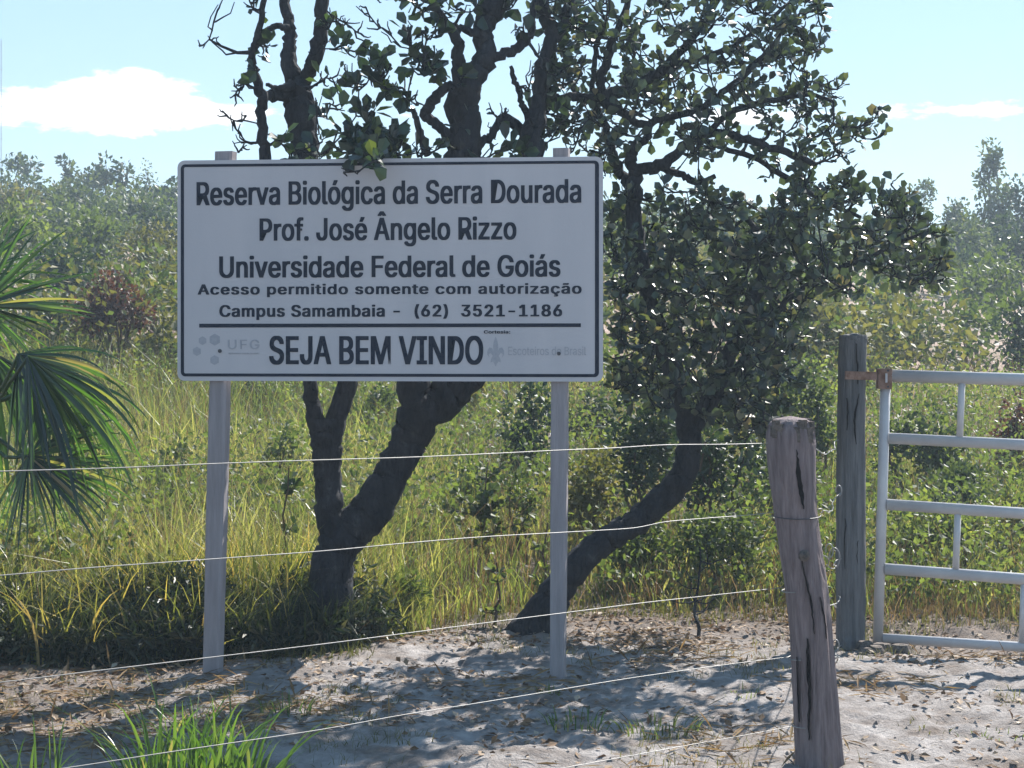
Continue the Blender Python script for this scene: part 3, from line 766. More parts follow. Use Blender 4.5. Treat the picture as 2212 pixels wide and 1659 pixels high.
# ---- tree A : two stems forking low, sparse crown
DA = 9.7
ta = empty('gnarled_tree', (float(P(705, 1400, DA)[0]), DA, gzs(P(705, 1400, DA)[0], DA)), 'gnarled dark tree forking low behind the sign, sparse crown with bare twigs', 'tree')
wood, nodes, twA = MB(), [], MB()
defs = [
    ([(700, 1440, 66), (705, 1380, 58), (712, 1300, 50), (722, 1220, 46), (735, 1165, 44)], DA, DA),
    ([(728, 1200, 36), (716, 1130, 31), (708, 1060, 30), (706, 1000, 31), (704, 950, 35), (702, 915, 34)], DA, DA - .05),
    ([(704, 950, 30), (682, 900, 20), (670, 840, 16), (650, 700, 16), (610, 520, 15), (582, 400, 14), (571, 326, 13), (566, 267, 11), (568, 213, 12), (557, 188, 11), (546, 150, 10), (544, 118, 8), (554, 86, 8), (563, 45, 7), (575, -20, 6)], DA - .05, DA - .3),
    ([(704, 955, 30), (728, 905, 24), (748, 840, 22), (750, 760, 22), (735, 640, 24), (700, 480, 25), (668, 380, 26), (660, 326, 28), (650, 257, 33), (644, 215, 33), (640, 178, 28)], DA - .05, DA + .1),
    ([(640, 185, 22), (624, 140, 19), (624, 105, 15), (627, 69, 13), (620, 30, 12), (614, -20, 11), (612, -90, 9)], DA + .1, DA + .2),
    ([(645, 190, 20), (664, 160, 16), (680, 130, 17), (690, 69, 16), (695, 20, 15), (704, -50, 13), (690, -110, 10)], DA + .1, DA),
    ([(638, 205, 16), (618, 205, 14), (590, 207, 12), (570, 205, 10)], DA + .1, DA - .1),
    ([(632, 180, 12), (600, 190, 6), (576, 183, 4)], DA, DA - .1),
    ([(624, 60, 8), (590, 58, 7), (568, 75, 6), (555, 100, 6)], DA, DA - .1),
    ([(735, 1175, 46), (770, 1135, 46), (805, 1100, 45), (832, 1050, 40), (858, 1000, 38), (885, 950, 40), (905, 905, 46), (920, 870, 44)], DA, DA + .1),
    ([(912, 890, 42), (893, 840, 36), (890, 770, 34), (910, 640, 34), (950, 500, 35), (985, 400, 36), (998, 340, 37), (1003, 280, 35), (1000, 230, 37), (1004, 190, 34), (1012, 168, 30)], DA + .1, DA),
    ([(1004, 185, 22), (992, 150, 16), (990, 120, 13), (988, 85, 12), (968, 55, 10), (945, 22, 9), (925, -10, 8)], DA, DA - .2),
    ([(1012, 172, 30), (1035, 150, 24), (1050, 113, 22), (1046, 82, 22), (1045, 50, 24), (1062, 20, 28), (1075, -30, 28), (1080, -120, 26)], DA, DA + .1),
    ([(1052, 122, 12), (1090, 115, 11), (1122, 100, 11), (1142, 82, 9), (1150, 55, 8), (1152, 20, 7), (1168, -20, 6)], DA + .1, DA + .2),
    ([(1046, 76, 12), (1020, 70, 9), (990, 62, 8), (968, 52, 7)], DA, DA - .1),
    ([(985, 320, 16), (960, 285, 12), (935, 262, 11), (917, 250, 11), (930, 220, 12), (955, 195, 11), (978, 180, 10)], DA, DA - .1),
    ([(925, 335, 9), (912, 300, 8), (900, 262, 7), (893, 238, 6)], DA - .1, DA - .2),
    ([(918, 888, 46), (965, 850, 42), (1010, 810, 38), (1060, 720, 34), (1105, 600, 31), (1130, 480, 29), (1140, 400, 28), (1146, 335, 27), (1153, 274, 22), (1163, 223, 17), (1168, 171, 15), (1170, 137, 13), (1190, 96, 15), (1190, 60, 16), (1170, 20, 14), (1155, -60, 12)], DA + .1, DA + .35),
    ([(1150, 300, 14), (1110, 268, 12), (1085, 255, 10), (1062, 290, 9), (1040, 310, 10), (1020, 330, 12)], DA + .3, DA + .1),
    ([(1190, 96, 12), (1215, 60, 11), (1225, 20, 12), (1245, -40, 10)], DA + .3, DA + .4),
    ([(1120, 198, 5), (1112, 170, 6), (1103, 143, 4)], DA + .3, DA + .3),
    ([(1120, 198, 5), (1128, 225, 7), (1140, 250, 8), (1150, 280, 10)], DA + .3, DA + .3),
]
build_limbs(defs, wood, nodes)
nodesA = [(q, r) for q, r in nodes if q[2] > 2.35]
clA = [(560, 150, 20, 4, 9.4), (790, 285, 30, 60, 8.95), (815, 315, 30, 60, 8.9), (765, 315, 26, 45, 8.9), (845, 320, 26, 40, 9.0), (800, 340, 20, 34, 8.7), (470, 22, 45, 0, 9.4), (430, 100, 14, 0, 9.4), (452, 85, 22, 0, 9.4), (545, 15, 40, 14, 9.5), (575, 100, 28, 18, 9.5), (505, 185, 22, 4, 9.4), (508, 205, 26, 0, 9.4), (480, 240, 18, 0, 9.4),
       (505, 260, 22, 0, 9.4), (530, 305, 25, 0, 9.5), (515, 330, 25, 0, 9.5), (600, 300, 32, 12, 9.5), (630, 330, 34, 22, 9.5), (690, 310, 34, 26, 9.5), (705, 250, 30, 18, 9.5), (725, 230, 24, 10, 9.5), (700, 180, 20, 6, 9.6),
       (725, 165, 22, 8, 9.6), (735, 100, 34, 22, 9.6), (715, 50, 30, 16, 9.6), (760, 60, 28, 3, 9.5), (790, 15, 22, 0, 9.5), (825, 60, 26, 0, 9.5), (800, 100, 30, 4, 9.5), (760, 110, 24, 10, 9.5),
       (800, 125, 26, 14, 9.5), (775, 195, 32, 26, 9.3), (830, 190, 32, 34, 9.3), (870, 190, 28, 22, 9.3), (845, 140, 34, 34, 9.3), (885, 105, 36, 26, 9.4), (905, 130, 34, 34, 9.4), (930, 85, 26, 22, 9.4),
       (880, 60, 20, 5, 9.3), (935, 20, 34, 34, 9.4), (900, 0, 32, 20, 9.4), (960, 30, 24, 16, 9.4), (925, 160, 32, 26, 9.4), (950, 130, 24, 20, 9.4), (985, 165, 26, 18, 9.5), (870, 230, 30, 14, 9.4),
       (795, 250, 26, 26, 9.1), (790, 285, 36, 50, 9.1), (765, 310, 34, 40, 9.1), (830, 300, 34, 34, 9.1), (790, 325, 36, 46, 8.85), (740, 330, 30, 26, 9.0), (870, 300, 28, 20, 9.1), (815, 345, 16, 12, 8.6),
       (742, 372, 20, 0, 8.55), (795, 355, 18, 8, 8.6), (850, 330, 28, 20, 9.2), (690, 335, 24, 14, 9.2), (950, 320, 30, 16, 9.4), (900, 330, 24, 10, 9.4), (1000, 250, 26, 8, 9.3),
       (1100, 315, 26, 22, 9.6), (1070, 330, 24, 14, 9.6), (1130, 330, 30, 26, 9.8), (1075, 255, 24, 6, 9.8), (1060, 235, 18, 0, 9.8), (1130, 60, 30, 16, 9.8), (1100, 20, 34, 26, 9.8), (1030, 20, 28, 16, 9.7), (990, 20, 28, 10, 9.7),
       (1135, 185, 20, 2, 10), (1190, 180, 34, 22, 10), (1210, 110, 36, 30, 10), (1240, 50, 40, 40, 10), (1150, 250, 34, 24, 10), (1200, 250, 34, 30, 10), (1230, 180, 30, 24, 10), (1180, 310, 34, 32, 10), (1130, -30, 50, 50, 9.9), (650, -40, 50, 50, 9.7), (1000, -60, 60, 60, 9.8), (850, -70, 60, 50, 9.6)]
clA = [(a_, b_, c_ * 1.1, int(n_ * .55), e_) for a_, b_, c_, n_, e_ in clA] + [(a_ + rng.uniform(-40, 40), b_ + rng.uniform(-40, 40), c_, 0, e_ + rng.uniform(-.2, .2)) for a_, b_, c_, n_, e_ in clA if b_ < 300 and a_ > 480]
pA, dA, sA = grow_clumps(clA, nodesA, twA)
part('trunk', wood.mesh('trunk', True), M['bark'], ta)
part('branches', twA.mesh('branches'), M['bark'], ta, kind='stuff')
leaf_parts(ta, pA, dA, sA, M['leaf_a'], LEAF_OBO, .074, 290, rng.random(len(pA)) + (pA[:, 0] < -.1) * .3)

# ---- tree B : leaning trunk, broad dense crown
DB = 10.3
tb = empty('leaning_tree', (float(P(1150, 1380, DB)[0]), DB - .1, gzs(P(1150, 1380, DB)[0], DB)), 'dark tree with strongly leaning trunk and broad dense crown right of the sign', 'tree')
wood, nodes, twB = MB(), [], MB()
defs = [
    ([(1115, 1410, 46), (1145, 1372, 46), (1180, 1315, 40), (1215, 1262, 34), (1255, 1210, 31), (1300, 1172, 30), (1345, 1145, 29), (1395, 1108, 29), (1440, 1070, 30), (1472, 1030, 29), (1486, 985, 26), (1490, 940, 24), (1478, 880, 24)], DB - .1, DB),
    ([(1478, 890, 20), (1455, 820, 19), (1430, 740, 18), (1405, 650, 18), (1385, 560, 18), (1370, 470, 17), (1372, 400, 16), (1372, 365, 15)], DB, DB - .1),
    ([(1486, 930, 20), (1530, 850, 18), (1580, 760, 17), (1620, 670, 16), (1650, 590, 15), (1665, 520, 13), (1690, 450, 10)], DB, DB + .2),
    ([(1488, 950, 12), (1540, 880, 10), (1585, 800, 8), (1650, 725, 7), (1700, 650, 7), (1790, 590, 6), (1870, 560, 5), (1950, 520, 4), (2005, 500, 3)], DB, DB - .3),
    ([(1372, 370, 13), (1395, 362, 13), (1427, 360, 13), (1460, 335, 11), (1489, 309, 10), (1530, 288, 10), (1580, 292, 9), (1640, 310, 9), (1700, 330, 8), (1760, 355, 6)], DB - .1, DB - .3),
    ([(1372, 370, 12), (1362, 345, 12), (1375, 315, 11), (1395, 300, 9), (1400, 272, 9), (1370, 262, 9), (1345, 240, 10), (1310, 225, 12), (1285, 213, 11), (1240, 210, 10), (1195, 215, 10), (1165, 222, 9)], DB - .1, DB - .1),
    ([(1335, 372, 12), (1325, 340, 11), (1318, 310, 11), (1312, 280, 9), (1295, 250, 8), (1285, 220, 8)], DB, DB),
    ([(1372, 420, 11), (1350, 385, 11), (1335, 370, 11)], DB, DB),
    ([(1290, 215, 13), (1330, 200, 13), (1370, 190, 12), (1400, 170, 11), (1440, 140, 10), (1480, 100, 9), (1520, 50, 8), (1560, -20, 7)], DB - .1, DB),
    ([(1293, 208, 11), (1300, 165, 10), (1312, 125, 10), (1324, 86, 9), (1335, 60, 8), (1350, 25, 7), (1370, -40, 6)], DB - .1, DB - .1),
    ([(1278, 205, 6), (1283, 150, 6), (1288, 100, 6), (1296, 75, 5)], DB - .1, DB - .2),
    ([(1427, 360, 9), (1455, 372, 8), (1485, 385, 8), (1510, 395, 7), (1545, 380, 5)], DB, DB - .1),
    ([(1395, 275, 8), (1420, 260, 8), (1460, 250, 8), (1510, 235, 8), (1560, 200, 7), (1610, 160, 7), (1660, 110, 6), (1700, 50, 5)], DB, DB - .1),
    ([(1530, 288, 7), (1560, 255, 7), (1610, 230, 7), (1680, 215, 6), (1750, 205, 5), (1800, 220, 4)], DB, DB - .2),
    ([(1440, 140, 7), (1500, 130, 7), (1570, 105, 6), (1640, 60, 5), (1700, 10, 4)], DB, DB + .1),
    ([(1500, 290, 6), (1560, 320, 6), (1640, 345, 6), (1720, 400, 6), (1790, 440, 5), (1860, 470, 4)], DB, DB - .2),
    ([(1585, 430, 5), (1620, 480, 6), (1650, 520, 8)], DB, DB),
]
build_limbs(defs, wood, nodes)
# a short snag and stub near the fork
poly = [(1150, -70), (1740, -70), (1760, 20), (1745, 70), (1780, 110), (1755, 160), (1820, 190), (1810, 230), (1895, 275), (1850, 300), (1815, 310), (1830, 380), (1890, 430), (1930, 420), (2010, 480), (2035, 560),
        (2030, 600), (1960, 610), (1890, 590), (1810, 640), (1735, 660), (1720, 760), (1715, 860), (1700, 930), (1600, 960), (1540, 900), (1440, 890), (1320, 840), (1310, 400), (1230, 320), (1190, 300), (1170, 180), (1170, 60)]
gaps = [(1262, 190, 25), (1285, 120, 24), (1325, 140, 26), (1345, 205, 20), (1320, 210, 20), (1340, 270, 24), (1395, 335, 42), (1430, 320, 40), (1350, 378, 28), (1470, 362, 36), (1480, 395, 30), (1540, 385, 36), (1600, 395, 46), (1650, 400, 40), (1560, 350, 34), (1620, 380, 30), (1385, 385, 30),
        (1470, 265, 24), (1500, 255, 26), (1580, 262, 24), (1640, 268, 30), (1690, 262, 28), (1735, 275, 24), (1700, 310, 26), (1750, 330, 24), (1700, 410, 24), (1790, 370, 24), (1400, 60, 26), (1385, 20, 24), (1500, 30, 20), (1290, 40, 24), (1445, 190, 18), (1520, 170, 18), (1600, 110, 16), (1560, 60, 16), (1680, 170, 18), (1330, 420, 16), (1500, 205, 18), (1620, 205, 18), (1430, 100, 18), (1740, 560, 14), (1820, 560, 18), (1880, 480, 20), (1790, 500, 18)]
def inside(u, v):
    c_ = False; j = len(poly) - 1
    for i in range(len(poly)):
        (xi, yi), (xj, yj) = poly[i], poly[j]
        if (yi > v) != (yj > v) and u < (xj - xi) * (v - yi) / (yj - yi) + xi: c_ = not c_
        j = i
    return c_
clB = []; tries = 0
while len(clB) < 760 and tries < 90000:
    tries += 1; u, v = rng.uniform(1150, 2050), rng.uniform(-70, 960)
    if not inside(u, v): continue
    if any(math.hypot(u - a_, v - b_) < r_ * (.62 if v < 300 else .9) + 3 for a_, b_, r_ in gaps): continue
    if v > 420:
        D = DB + rng.uniform(-.8, 1.0); md = 34
    else: D = DB + rng.uniform(-.5, .5); md = 32
    if any(math.hypot(u - c_[0], v - c_[1]) < md * .60 and abs(D - c_[4]) < .42 for c_ in clB): continue
    clB.append((u, v, rng.uniform(18, 34), int(rng.uniform(4, 16) if v < 380 else rng.uniform(8, 26)), D))
clB += [(1898, 235, 16, 10, 10), (1885, 262, 16, 12, 10), (1905, 290, 12, 8, 10), (1870, 300, 16, 10, 10), (1765, 20, 20, 14, 10), (1770, 100, 20, 14, 10), (1775, 60, 14, 8, 10), (1755, 0, 22, 16, 10), (2040, 600, 18, 14, 10), (2030, 510, 20, 18, 10), (1955, 420, 20, 14, 10), (1925, 400, 18, 10, 10)]
pB, dBv, sB = grow_clumps(clB, nodes, twB)
part('trunk', wood.mesh('trunk', True), M['bark'], tb)
part('branches', twB.mesh('branches'), M['bark'], tb, kind='stuff')
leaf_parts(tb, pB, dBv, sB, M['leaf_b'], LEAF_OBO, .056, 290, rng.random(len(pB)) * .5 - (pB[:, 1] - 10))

# ------------------------------------------------------------------ palm at the left edge
pal = empty('fan_palm', (-2.52, 9.15, gzs(-2.52, 9.15)), 'green fan palm with drooping split leaves at the left edge of the picture', 'palm')
mb = MB(); b0 = P(-12, 1470, 9.15); tp = P(-95, 900, 9.2)
pts = crooked(b0, tp, 16, .01); mb.tube(pts, np.linspace(.075, .06, 16) * (1 + .12 * rng.random(16)), 12, .12); part('trunk', mb.mesh('trunk'), M['palmtrunk'], pal)
def frond(hub, petiole_from, a0, a1, n, L, tiltv, droop, single=True, gloss=0, dep=.25):
    """fan leaf: leaflets radiate from hub between screen angles a0..a1 (degrees, 0 = right, 90 = up)"""
    fr = empty('frond', (0, 0, 0), None, None); fr.parent = pal; fr.location = Vector(hub) - Vector(pal.location); n = int(n * .8)
    mbp = MB(); mbp.tube(crooked(np.array(petiole_from), np.array(hub), 8, .02) - np.array(hub), np.linspace(.014, .008, 8), 6)
    pt = bpy.data.objects.new('petiole', mbp.mesh('petiole', True)); pt.data.materials.append(M['palm']); col.objects.link(pt); pt.parent = fr
    allm = MB()
    for i in range(n):
        t = (i + .5) / n; a = math.radians(a0 + (a1 - a0) * t + rng.uniform(-5, 5)); ll = L * rng.uniform(.72, 1.15) * (1 - .18 * abs(2 * t - 1))
        y = -dep * math.sin(t * math.pi * 2 + tiltv) + rng.uniform(-.08, .08)
        d0 = np.array([math.cos(a), y, math.sin(a)]); d0 /= np.linalg.norm(d0); w = ll * .025 * rng.uniform(.8, 1.2)
        c_ = []; q = np.zeros(3); dcur = d0.copy(); seg = 8
        for s_ in range(seg + 1):
            c_.append(q.copy()); q = q + dcur * ll / seg; dcur = dcur + np.array([0, 0, -1.3 * droop * (s_ / seg) ** 1.5 * rng.uniform(.8, 1.2)]); dcur /= np.linalg.norm(dcur)
        c_ = np.array(c_); side = np.cross(d0, [0.05, 1, .1]); side /= np.linalg.norm(side); nn = np.cross(side, d0); tw = rng.uniform(-.9, .9)
        side = side * math.cos(tw) + nn * math.sin(tw); nn = np.cross(side, d0)
        V = []; fs = []
        for s_ in range(seg + 1):
            ww = w * (0.35 + 1.1 * math.sin(min(1, (s_ / seg) * 1.15 + .08) * math.pi * .9)) * (1 if s_ < seg else 0.02)
            V += [c_[s_] - side * ww / 2 + nn * ww * .22, c_[s_] - nn * 0, c_[s_] + side * ww / 2 + nn * ww * .22]
        for s_ in range(seg):
            b_ = s_ * 3; fs += [(b_, b_ + 1, b_ + 4, b_ + 3), (b_ + 1, b_ + 2, b_ + 5, b_ + 4)]
        if single:
            m1 = MB(); m1.add(V, fs, rng.random()); o_ = bpy.data.objects.new('leaflet', m1.mesh('leaflet', True)); o_.data.materials.append(M['palm']); col.objects.link(o_); o_.parent = fr
        else: allm.add(V, fs, rng.random())
    if not single:
        o_ = bpy.data.objects.new('leaflets', allm.mesh('leaflets', True)); o_.data.materials.append(M['palm']); col.objects.link(o_); o_.parent = fr; o_['kind'] = 'stuff'
top = P(-60, 880, 9.2)
frond(P(60, 770, 8.6), top, -95, -10, 40, .78, .2, .42)
frond(P(-40, 660, 8.9), top, -62, 80, 38, .56, 0, .10)
frond(P(40, 765, 8.75), top, -100, 10, 40, .62, .6, .32)
frond(P(-70, 600, 9.1), top, -40, 100, 24, .52, 1.0, .15)
frond(P(60, 985, 8.8), top, -130, 65, 50, .50, .3, .20)
frond(P(110, 1010, 9.0), top, -90, 60, 36, .42, 1.3, .16)
frond(P(-20, 760, 9.3), top, -120, -20, 34, .75, 2.0, .3)
frond(P(110, 800, 9.0), top, -110, -15, 34, .62, 1.2, .34)
frond(P(-120, 700, 9.5), top, -60, 200, 40, .6, 1, .25, False)
frond(P(-140, 900, 9.0), top, 60, 260, 40, .5, 1, .3, False)

# ------------------------------------------------------------------ grass and undergrowth
def scatter(n, u0, u1, d0, d1, power=1.0):
    u = rng.uniform(u0, u1, n); D = d0 + (d1 - d0) * rng.random(n) ** power
    x = (u - CU) * D / F; return x, D
def stuff(name, me, mt, label, cat): return tag(part(name, me, mt), label, cat, kind='stuff')
def ground_pos(x, y, dz=0): return np.stack([x, y, gz(x, y) + dz], 1)
def edge(x): # where the grass begins behind the bare sand
    return np.interp(x, [-3.2, -2.3, -1.5, -.9, -.3, .2, 1.2, 2.0, 3.2], [9.1, 9.15, 9.3, 9.5, 10.4, 10.9, 10.75, 10.7, 10.6])
# tall green grass
x, y = scatter(78000, -800, 3100, 9.4, 22, 1.25)
keep = (y > edge(x) + .15 + .5 * vnoise(x * 2, y * 2)); x, y = x[keep], y[keep]
dens = vnoise(x * .8 + 3, y * .5) + .5; keep = rng.random(len(x)) < .35 + dens; x, y = x[keep], y[keep]
hgt_ = np.clip(rng.normal(.5, .16, len(x)), .12, 1.0) * np.interp(x, [-3, -1, .3, 3], [1.15, 1.0, .62, .6]) * np.clip((y - edge(x)) * .6 + .35, 0, 1)
ln = rng.normal(size=(len(x), 2)) * hgt_[:, None] * .38
r_ = np.clip(rng.random(len(x)) * .75 + (vnoise(x * .9, y * .7 + 8)) * .7, 0, 1)
stuff('tall_grass', blades('tall_grass', ground_pos(x, y), hgt_, rng.uniform(.006, .014, len(x)), ln, r_), M['grass'], 'tall green grass filling the slope behind the trees', 'grass')
# dry stalks
x, y = scatter(30000, -800, 3100, 9.6, 24, 1.2); keep = y > edge(x) - .1; x, y = x[keep], y[keep]
hgt_ = np.clip(rng.normal(.6, .2, len(x)), .1, 1.1) * np.clip((y - edge(x)) * .8 + .25, 0, 1) * np.interp(x, [-3, 0, 3], [1, .75, .6])
stuff('dry_grass', blades('dry_grass', ground_pos(x, y), hgt_, rng.uniform(.003, .008, len(x)), rng.normal(size=(len(x), 2)) * hgt_[:, None] * .4), M['dry'], 'tan dry stalks mixed through the green grass', 'grass')
x, y = scatter(900, -300, 760, 9.1, 9.6, 1); keep = y > edge(x) - .02; x, y = x[keep], y[keep]
stuff('long_blades', blades('long_blades', ground_pos(x, y), rng.uniform(.2, .6, len(x)), rng.uniform(.006, .018, len(x)), rng.normal(size=(len(x), 2)) * .22, rng.random(len(x)), 4), M['yellow'], 'loose long yellow and straw blades in front of the shaded bank', 'grass')
# low weeds with broad leaves
x, y = scatter(90000, -800, 3100, 10.0, 21, 1.3); keep = (y > edge(x) + .25) & (vnoise(x * 1.1, y * .8 + 50) > -.12); x, y = x[keep], y[keep]
hh = rng.random(len(x)) ** .7 * np.clip((y - edge(x)) * .45 + .1, 0, .62)
stuff('broadleaf_weeds', leaves('broadleaf_weeds', ground_pos(x, y, 0) + np.stack([0 * x, 0 * x, hh], 1), rng.normal(size=(len(x), 3)) + [0, 0, .5], rng.uniform(.03, .065, len(x)), LEAF_TRI, np.clip(rng.random(len(x)) * .7 + vnoise(x, y + 90) * .7, 0, 1)), M['bright'],
      'leafy green weeds growing among the tall grass', 'weeds')
# yellowing overhanging grass at left, in front of the shaded undergrowth
x, y = scatter(13000, -300, 1000, 9.4, 10.5, 1); keep = (y > edge(x) + .34) & (vnoise(x * 2.3, y * 2.3 + 70) > -.22) & (rng.random(len(x)) < np.interp(x, [-3, -1.2, -.2], [1, .8, .1])); x, y = x[keep], y[keep]
hgt_ = rng.uniform(.3, .78, len(x)) * (.85 + .8 * vnoise(x * 1.7, y * 1.7 + 33)); ln = np.stack([rng.normal(size=len(x)) * .24, -rng.uniform(-.12, .3, len(x))], 1)
stuff('yellow_grass', blades('yellow_grass', ground_pos(x, y), hgt_, rng.uniform(.005, .017, len(x)), ln, rng.random(len(x)) ** 1.7, 4), M['yellow'], 'yellow and orange ageing grass hanging over the shaded bank left of the tree', 'grass')
x, y = scatter(30000, -300, 960, 9.05, 9.95, 1); keep = y > edge(x) - .05; x, y = x[keep], y[keep]
hh = rng.random(len(x)) * np.clip((y - edge(x)) * .6 + .16, 0, .34) * (.6 + .9 * (vnoise(x * 3, y * 3) + .5))
stuff('undergrowth', leaves('undergrowth', ground_pos(x, y) + np.stack([0 * x, 0 * x, hh], 1), rng.normal(size=(len(x), 3)) + [0, -.3, -.2], rng.uniform(.04, .10, len(x)), LEAF_LONG), M['under'], 'tangled undergrowth darkened for shade at the foot of the left bank', 'undergrowth')
x, y = scatter(9000, -300, 960, 9.05, 9.75, 1); keep = y > edge(x) - .02; x, y = x[keep], y[keep]
stuff('shaded_blades', blades('shaded_blades', ground_pos(x, y), rng.uniform(.12, .42, len(x)), rng.uniform(.004, .012, len(x)), rng.normal(size=(len(x), 2)) * .13, rng.random(len(x)) ** 1.6, 3), M['under'], 'tangled grass darkened for shade at the foot of the left bank', 'grass')
# short dry turf at the edge of the sand
x, y = scatter(34000, -600, 3000, 9.2, 12.2, 1); e_ = edge(x); keep = (y > e_ - .25 + .5 * vnoise(x * 3, y * 3)) & (y < e_ + 1.4); x, y = x[keep], y[keep]
stuff('short_turf', blades('short_turf', ground_pos(x, y), rng.uniform(.03, .10, len(x)), rng.uniform(.003, .007, len(x)), rng.normal(size=(len(x), 2)) * .03, np.clip(rng.random(len(x)) * .5 + .25 + .5 * vnoise(x * 1.5, y * 3), 0, 1), 2), M['olive'], 'short tan and green turf along the edge of the bare sand', 'grass')
# brownish dry turf behind the sand
x, y = scatter(11000, 1380, 2800, 10.7, 12.3, 1); keep = vnoise(x * 2, y * 2 + 5) > -.25; x, y = x[keep], y[keep]
stuff('brown_turf', blades('brown_turf', ground_pos(x, y), rng.uniform(.03, .13, len(x)), rng.uniform(.003, .007, len(x)), rng.normal(size=(len(x), 2)) * .035, rng.random(len(x)), 2), M['dry'], 'reddish brown withered turf between the corner post and the leaning trunk', 'grass')
# sparse tufts on the sand
tx, ty = scatter(520, -150, 2350, 6.9, 10.2, .9); keep = vnoise(tx * 1.1 + 20, ty * 1.1) > .02; tx, ty = tx[keep], ty[keep]
x = np.repeat(tx, 14) + rng.normal(size=len(tx) * 14) * .045; y = np.repeat(ty, 14) + rng.normal(size=len(tx) * 14) * .045
stuff('sparse_tufts', blades('sparse_tufts', ground_pos(x, y), rng.uniform(.02, .07, len(x)), rng.uniform(.002, .005, len(x)), rng.normal(size=(len(x), 2)) * .035, rng.random(len(x)), 2), M['olive'], 'small dry tufts dotted over the bare sand', 'grass')
# litter: more to the left and front
x, y = scatter(12500, -250, 2450, 6.9, 10.9, .7); pz = vnoise(x * 1.4 + 4, y * 1.8) + .25 * (x < -.8) + .3 * (y > 9.6) ; keep = pz > rng.uniform(-.05, .5, len(x)); x, y = x[keep], y[keep]
dd = rng.normal(size=(len(x), 3)) * [1, 1, .25]
stuff('leaf_litter', leaves('leaf_litter', ground_pos(x, y, .006), dd, rng.uniform(.02, .055, len(x)), LEAF_TRI, nrm=rng.normal(size=(len(x), 3)) * .35 + [0, 0, 1]), M['litter'], 'fallen brown leaves and straw scattered on the sand', 'litter')
x, y = scatter(14000, -250, 2450, 6.9, 10.9, .8); keep = vnoise(x * 1.2 + 40, y * 1.5) + .2 * (x < -.8) > rng.uniform(-.1, .4, len(x)); x, y = x[keep], y[keep]
dd = rng.normal(size=(len(x), 3)) * [1, 1, .15]
stuff('straw', leaves('straw', ground_pos(x, y, .008), dd, rng.uniform(.06, .16, len(x)), (LEAF_LONG[0] * [.35, 1, .3], LEAF_LONG[1]), nrm=rng.normal(size=(len(x), 3)) * .3 + [0, 0, 1]), M['dry'], 'thin dry straw lying loose on the ground', 'straw')
x, y = scatter(900, -200, 2400, 6.9, 10.4, .9)
mb = MB()
for a_, b_ in zip(x[:420], y[:420]):
    s_ = rng.uniform(.005, .018); q = np.array([a_, b_, gzs(a_, b_) + s_ * .3]); an = np.arange(5) * 2 * math.pi / 5; rr_ = s_ * rng.uniform(.7, 1.3, 5)
    V = [q + np.array([math.cos(t) * r2, math.sin(t) * r2, -.3 * s_]) for t, r2 in zip(an, rr_)] + [q + np.array([0, 0, .7 * s_])]
    mb.add(V, [(k_, (k_ + 1) % 5, 5) for k_ in range(5)])
tag(part('pebbles', mb.mesh('pebbles'), M['ground']), 'small pale pebbles scattered over the sand', 'pebbles', kind='stuff')

# ---- grass clumps with single blades
def clump(u, D, n, h, spread, name, label, mt, lean=.5, wid=(.008, .016)):
    x0_ = (u - CU) * D / F; z0_ = gzs(x0_, D); root = empty(name, (x0_, D, z0_), label, 'grass')
    for i in range(n):
        a = rng.random() * 2 * math.pi; rr_ = spread * math.sqrt(rng.random()); bx, by = math.cos(a) * rr_, math.sin(a) * rr_
        hh = h * rng.uniform(.45, 1.1); lx, ly = bx * 1.2 / max(spread, .01) * hh * lean * .6 + rng.normal() * hh * .22, by / max(spread, .01) * hh * lean * .5 + rng.normal() * hh * .15
        w = rng.uniform(*wid); sd = rng.random() * math.pi; side = np.array([math.cos(sd), math.sin(sd) * .6, 0]); V = []; fs = []; seg = 6
        for s_ in range(seg + 1):
            t = s_ / seg; c_ = np.array([bx + lx * t ** 2, by + ly * t ** 2, gzs(x0_ + bx, D + by) - z0_ - .01 + hh * (t - .22 * t ** 3)]); ww = w * (1 - t ** 2.2)
            V += [c_ - side * ww / 2, c_ + np.array([0, .15 * ww, 0]), c_ + side * ww / 2]
        for s_ in range(seg):
            b_ = 3 * s_; fs += [(b_, b_ + 1, b_ + 4, b_ + 3), (b_ + 1, b_ + 2, b_ + 5, b_ + 4)]
        m1 = MB(); m1.add(V, fs, rng.random()); o_ = bpy.data.objects.new('blade', m1.mesh('blade', True)); o_.data.materials.append(mt); col.objects.link(o_); o_.parent = root
clump(375, 6.35, 100, .52, .21, 'grass_clump', 'big clump of long bright green grass blades in the left foreground', M['turf'], .5, (.010, .022))
clump(510, 6.45, 60, .46, .16, 'grass_clump', 'bright green grass leaning right beside the big foreground clump', M['turf'], .8)
clump(60, 6.3, 26, .42, .12, 'grass_clump', 'small green grass clump in the bottom left corner', M['turf'])
clump(420, 6.6, 70, .2, .3, 'grass_clump', 'low green grass in front of the big foreground clump', M['turf'], .9)
clump(1240, 7.75, 50, .10, .15, 'grass_clump', 'low green tuft on sand below the right sign post', M['turf'], .9, (.005, .009))
clump(1420, 7.6, 70, .10, .18, 'grass_clump', 'wider low green tuft on sand left of the corner post', M['bright'], .9, (.005, .009))
clump(620, 7.9, 26, .13, .12, 'grass_clump', 'thin dark green tuft in the shade left of centre', M['turf'], .6, (.004, .008))
clump(1190, 8.5, 22, .08, .06, 'grass_clump', 'tiny yellow-green tuft at the foot of the right sign post', M['bright'], .6, (.004, .008))
clump(2140, 7.6, 24, .05, .14, 'grass_clump', 'faint flat green tuft on pale sand below the gate', M['bright'], .9, (.004, .007))
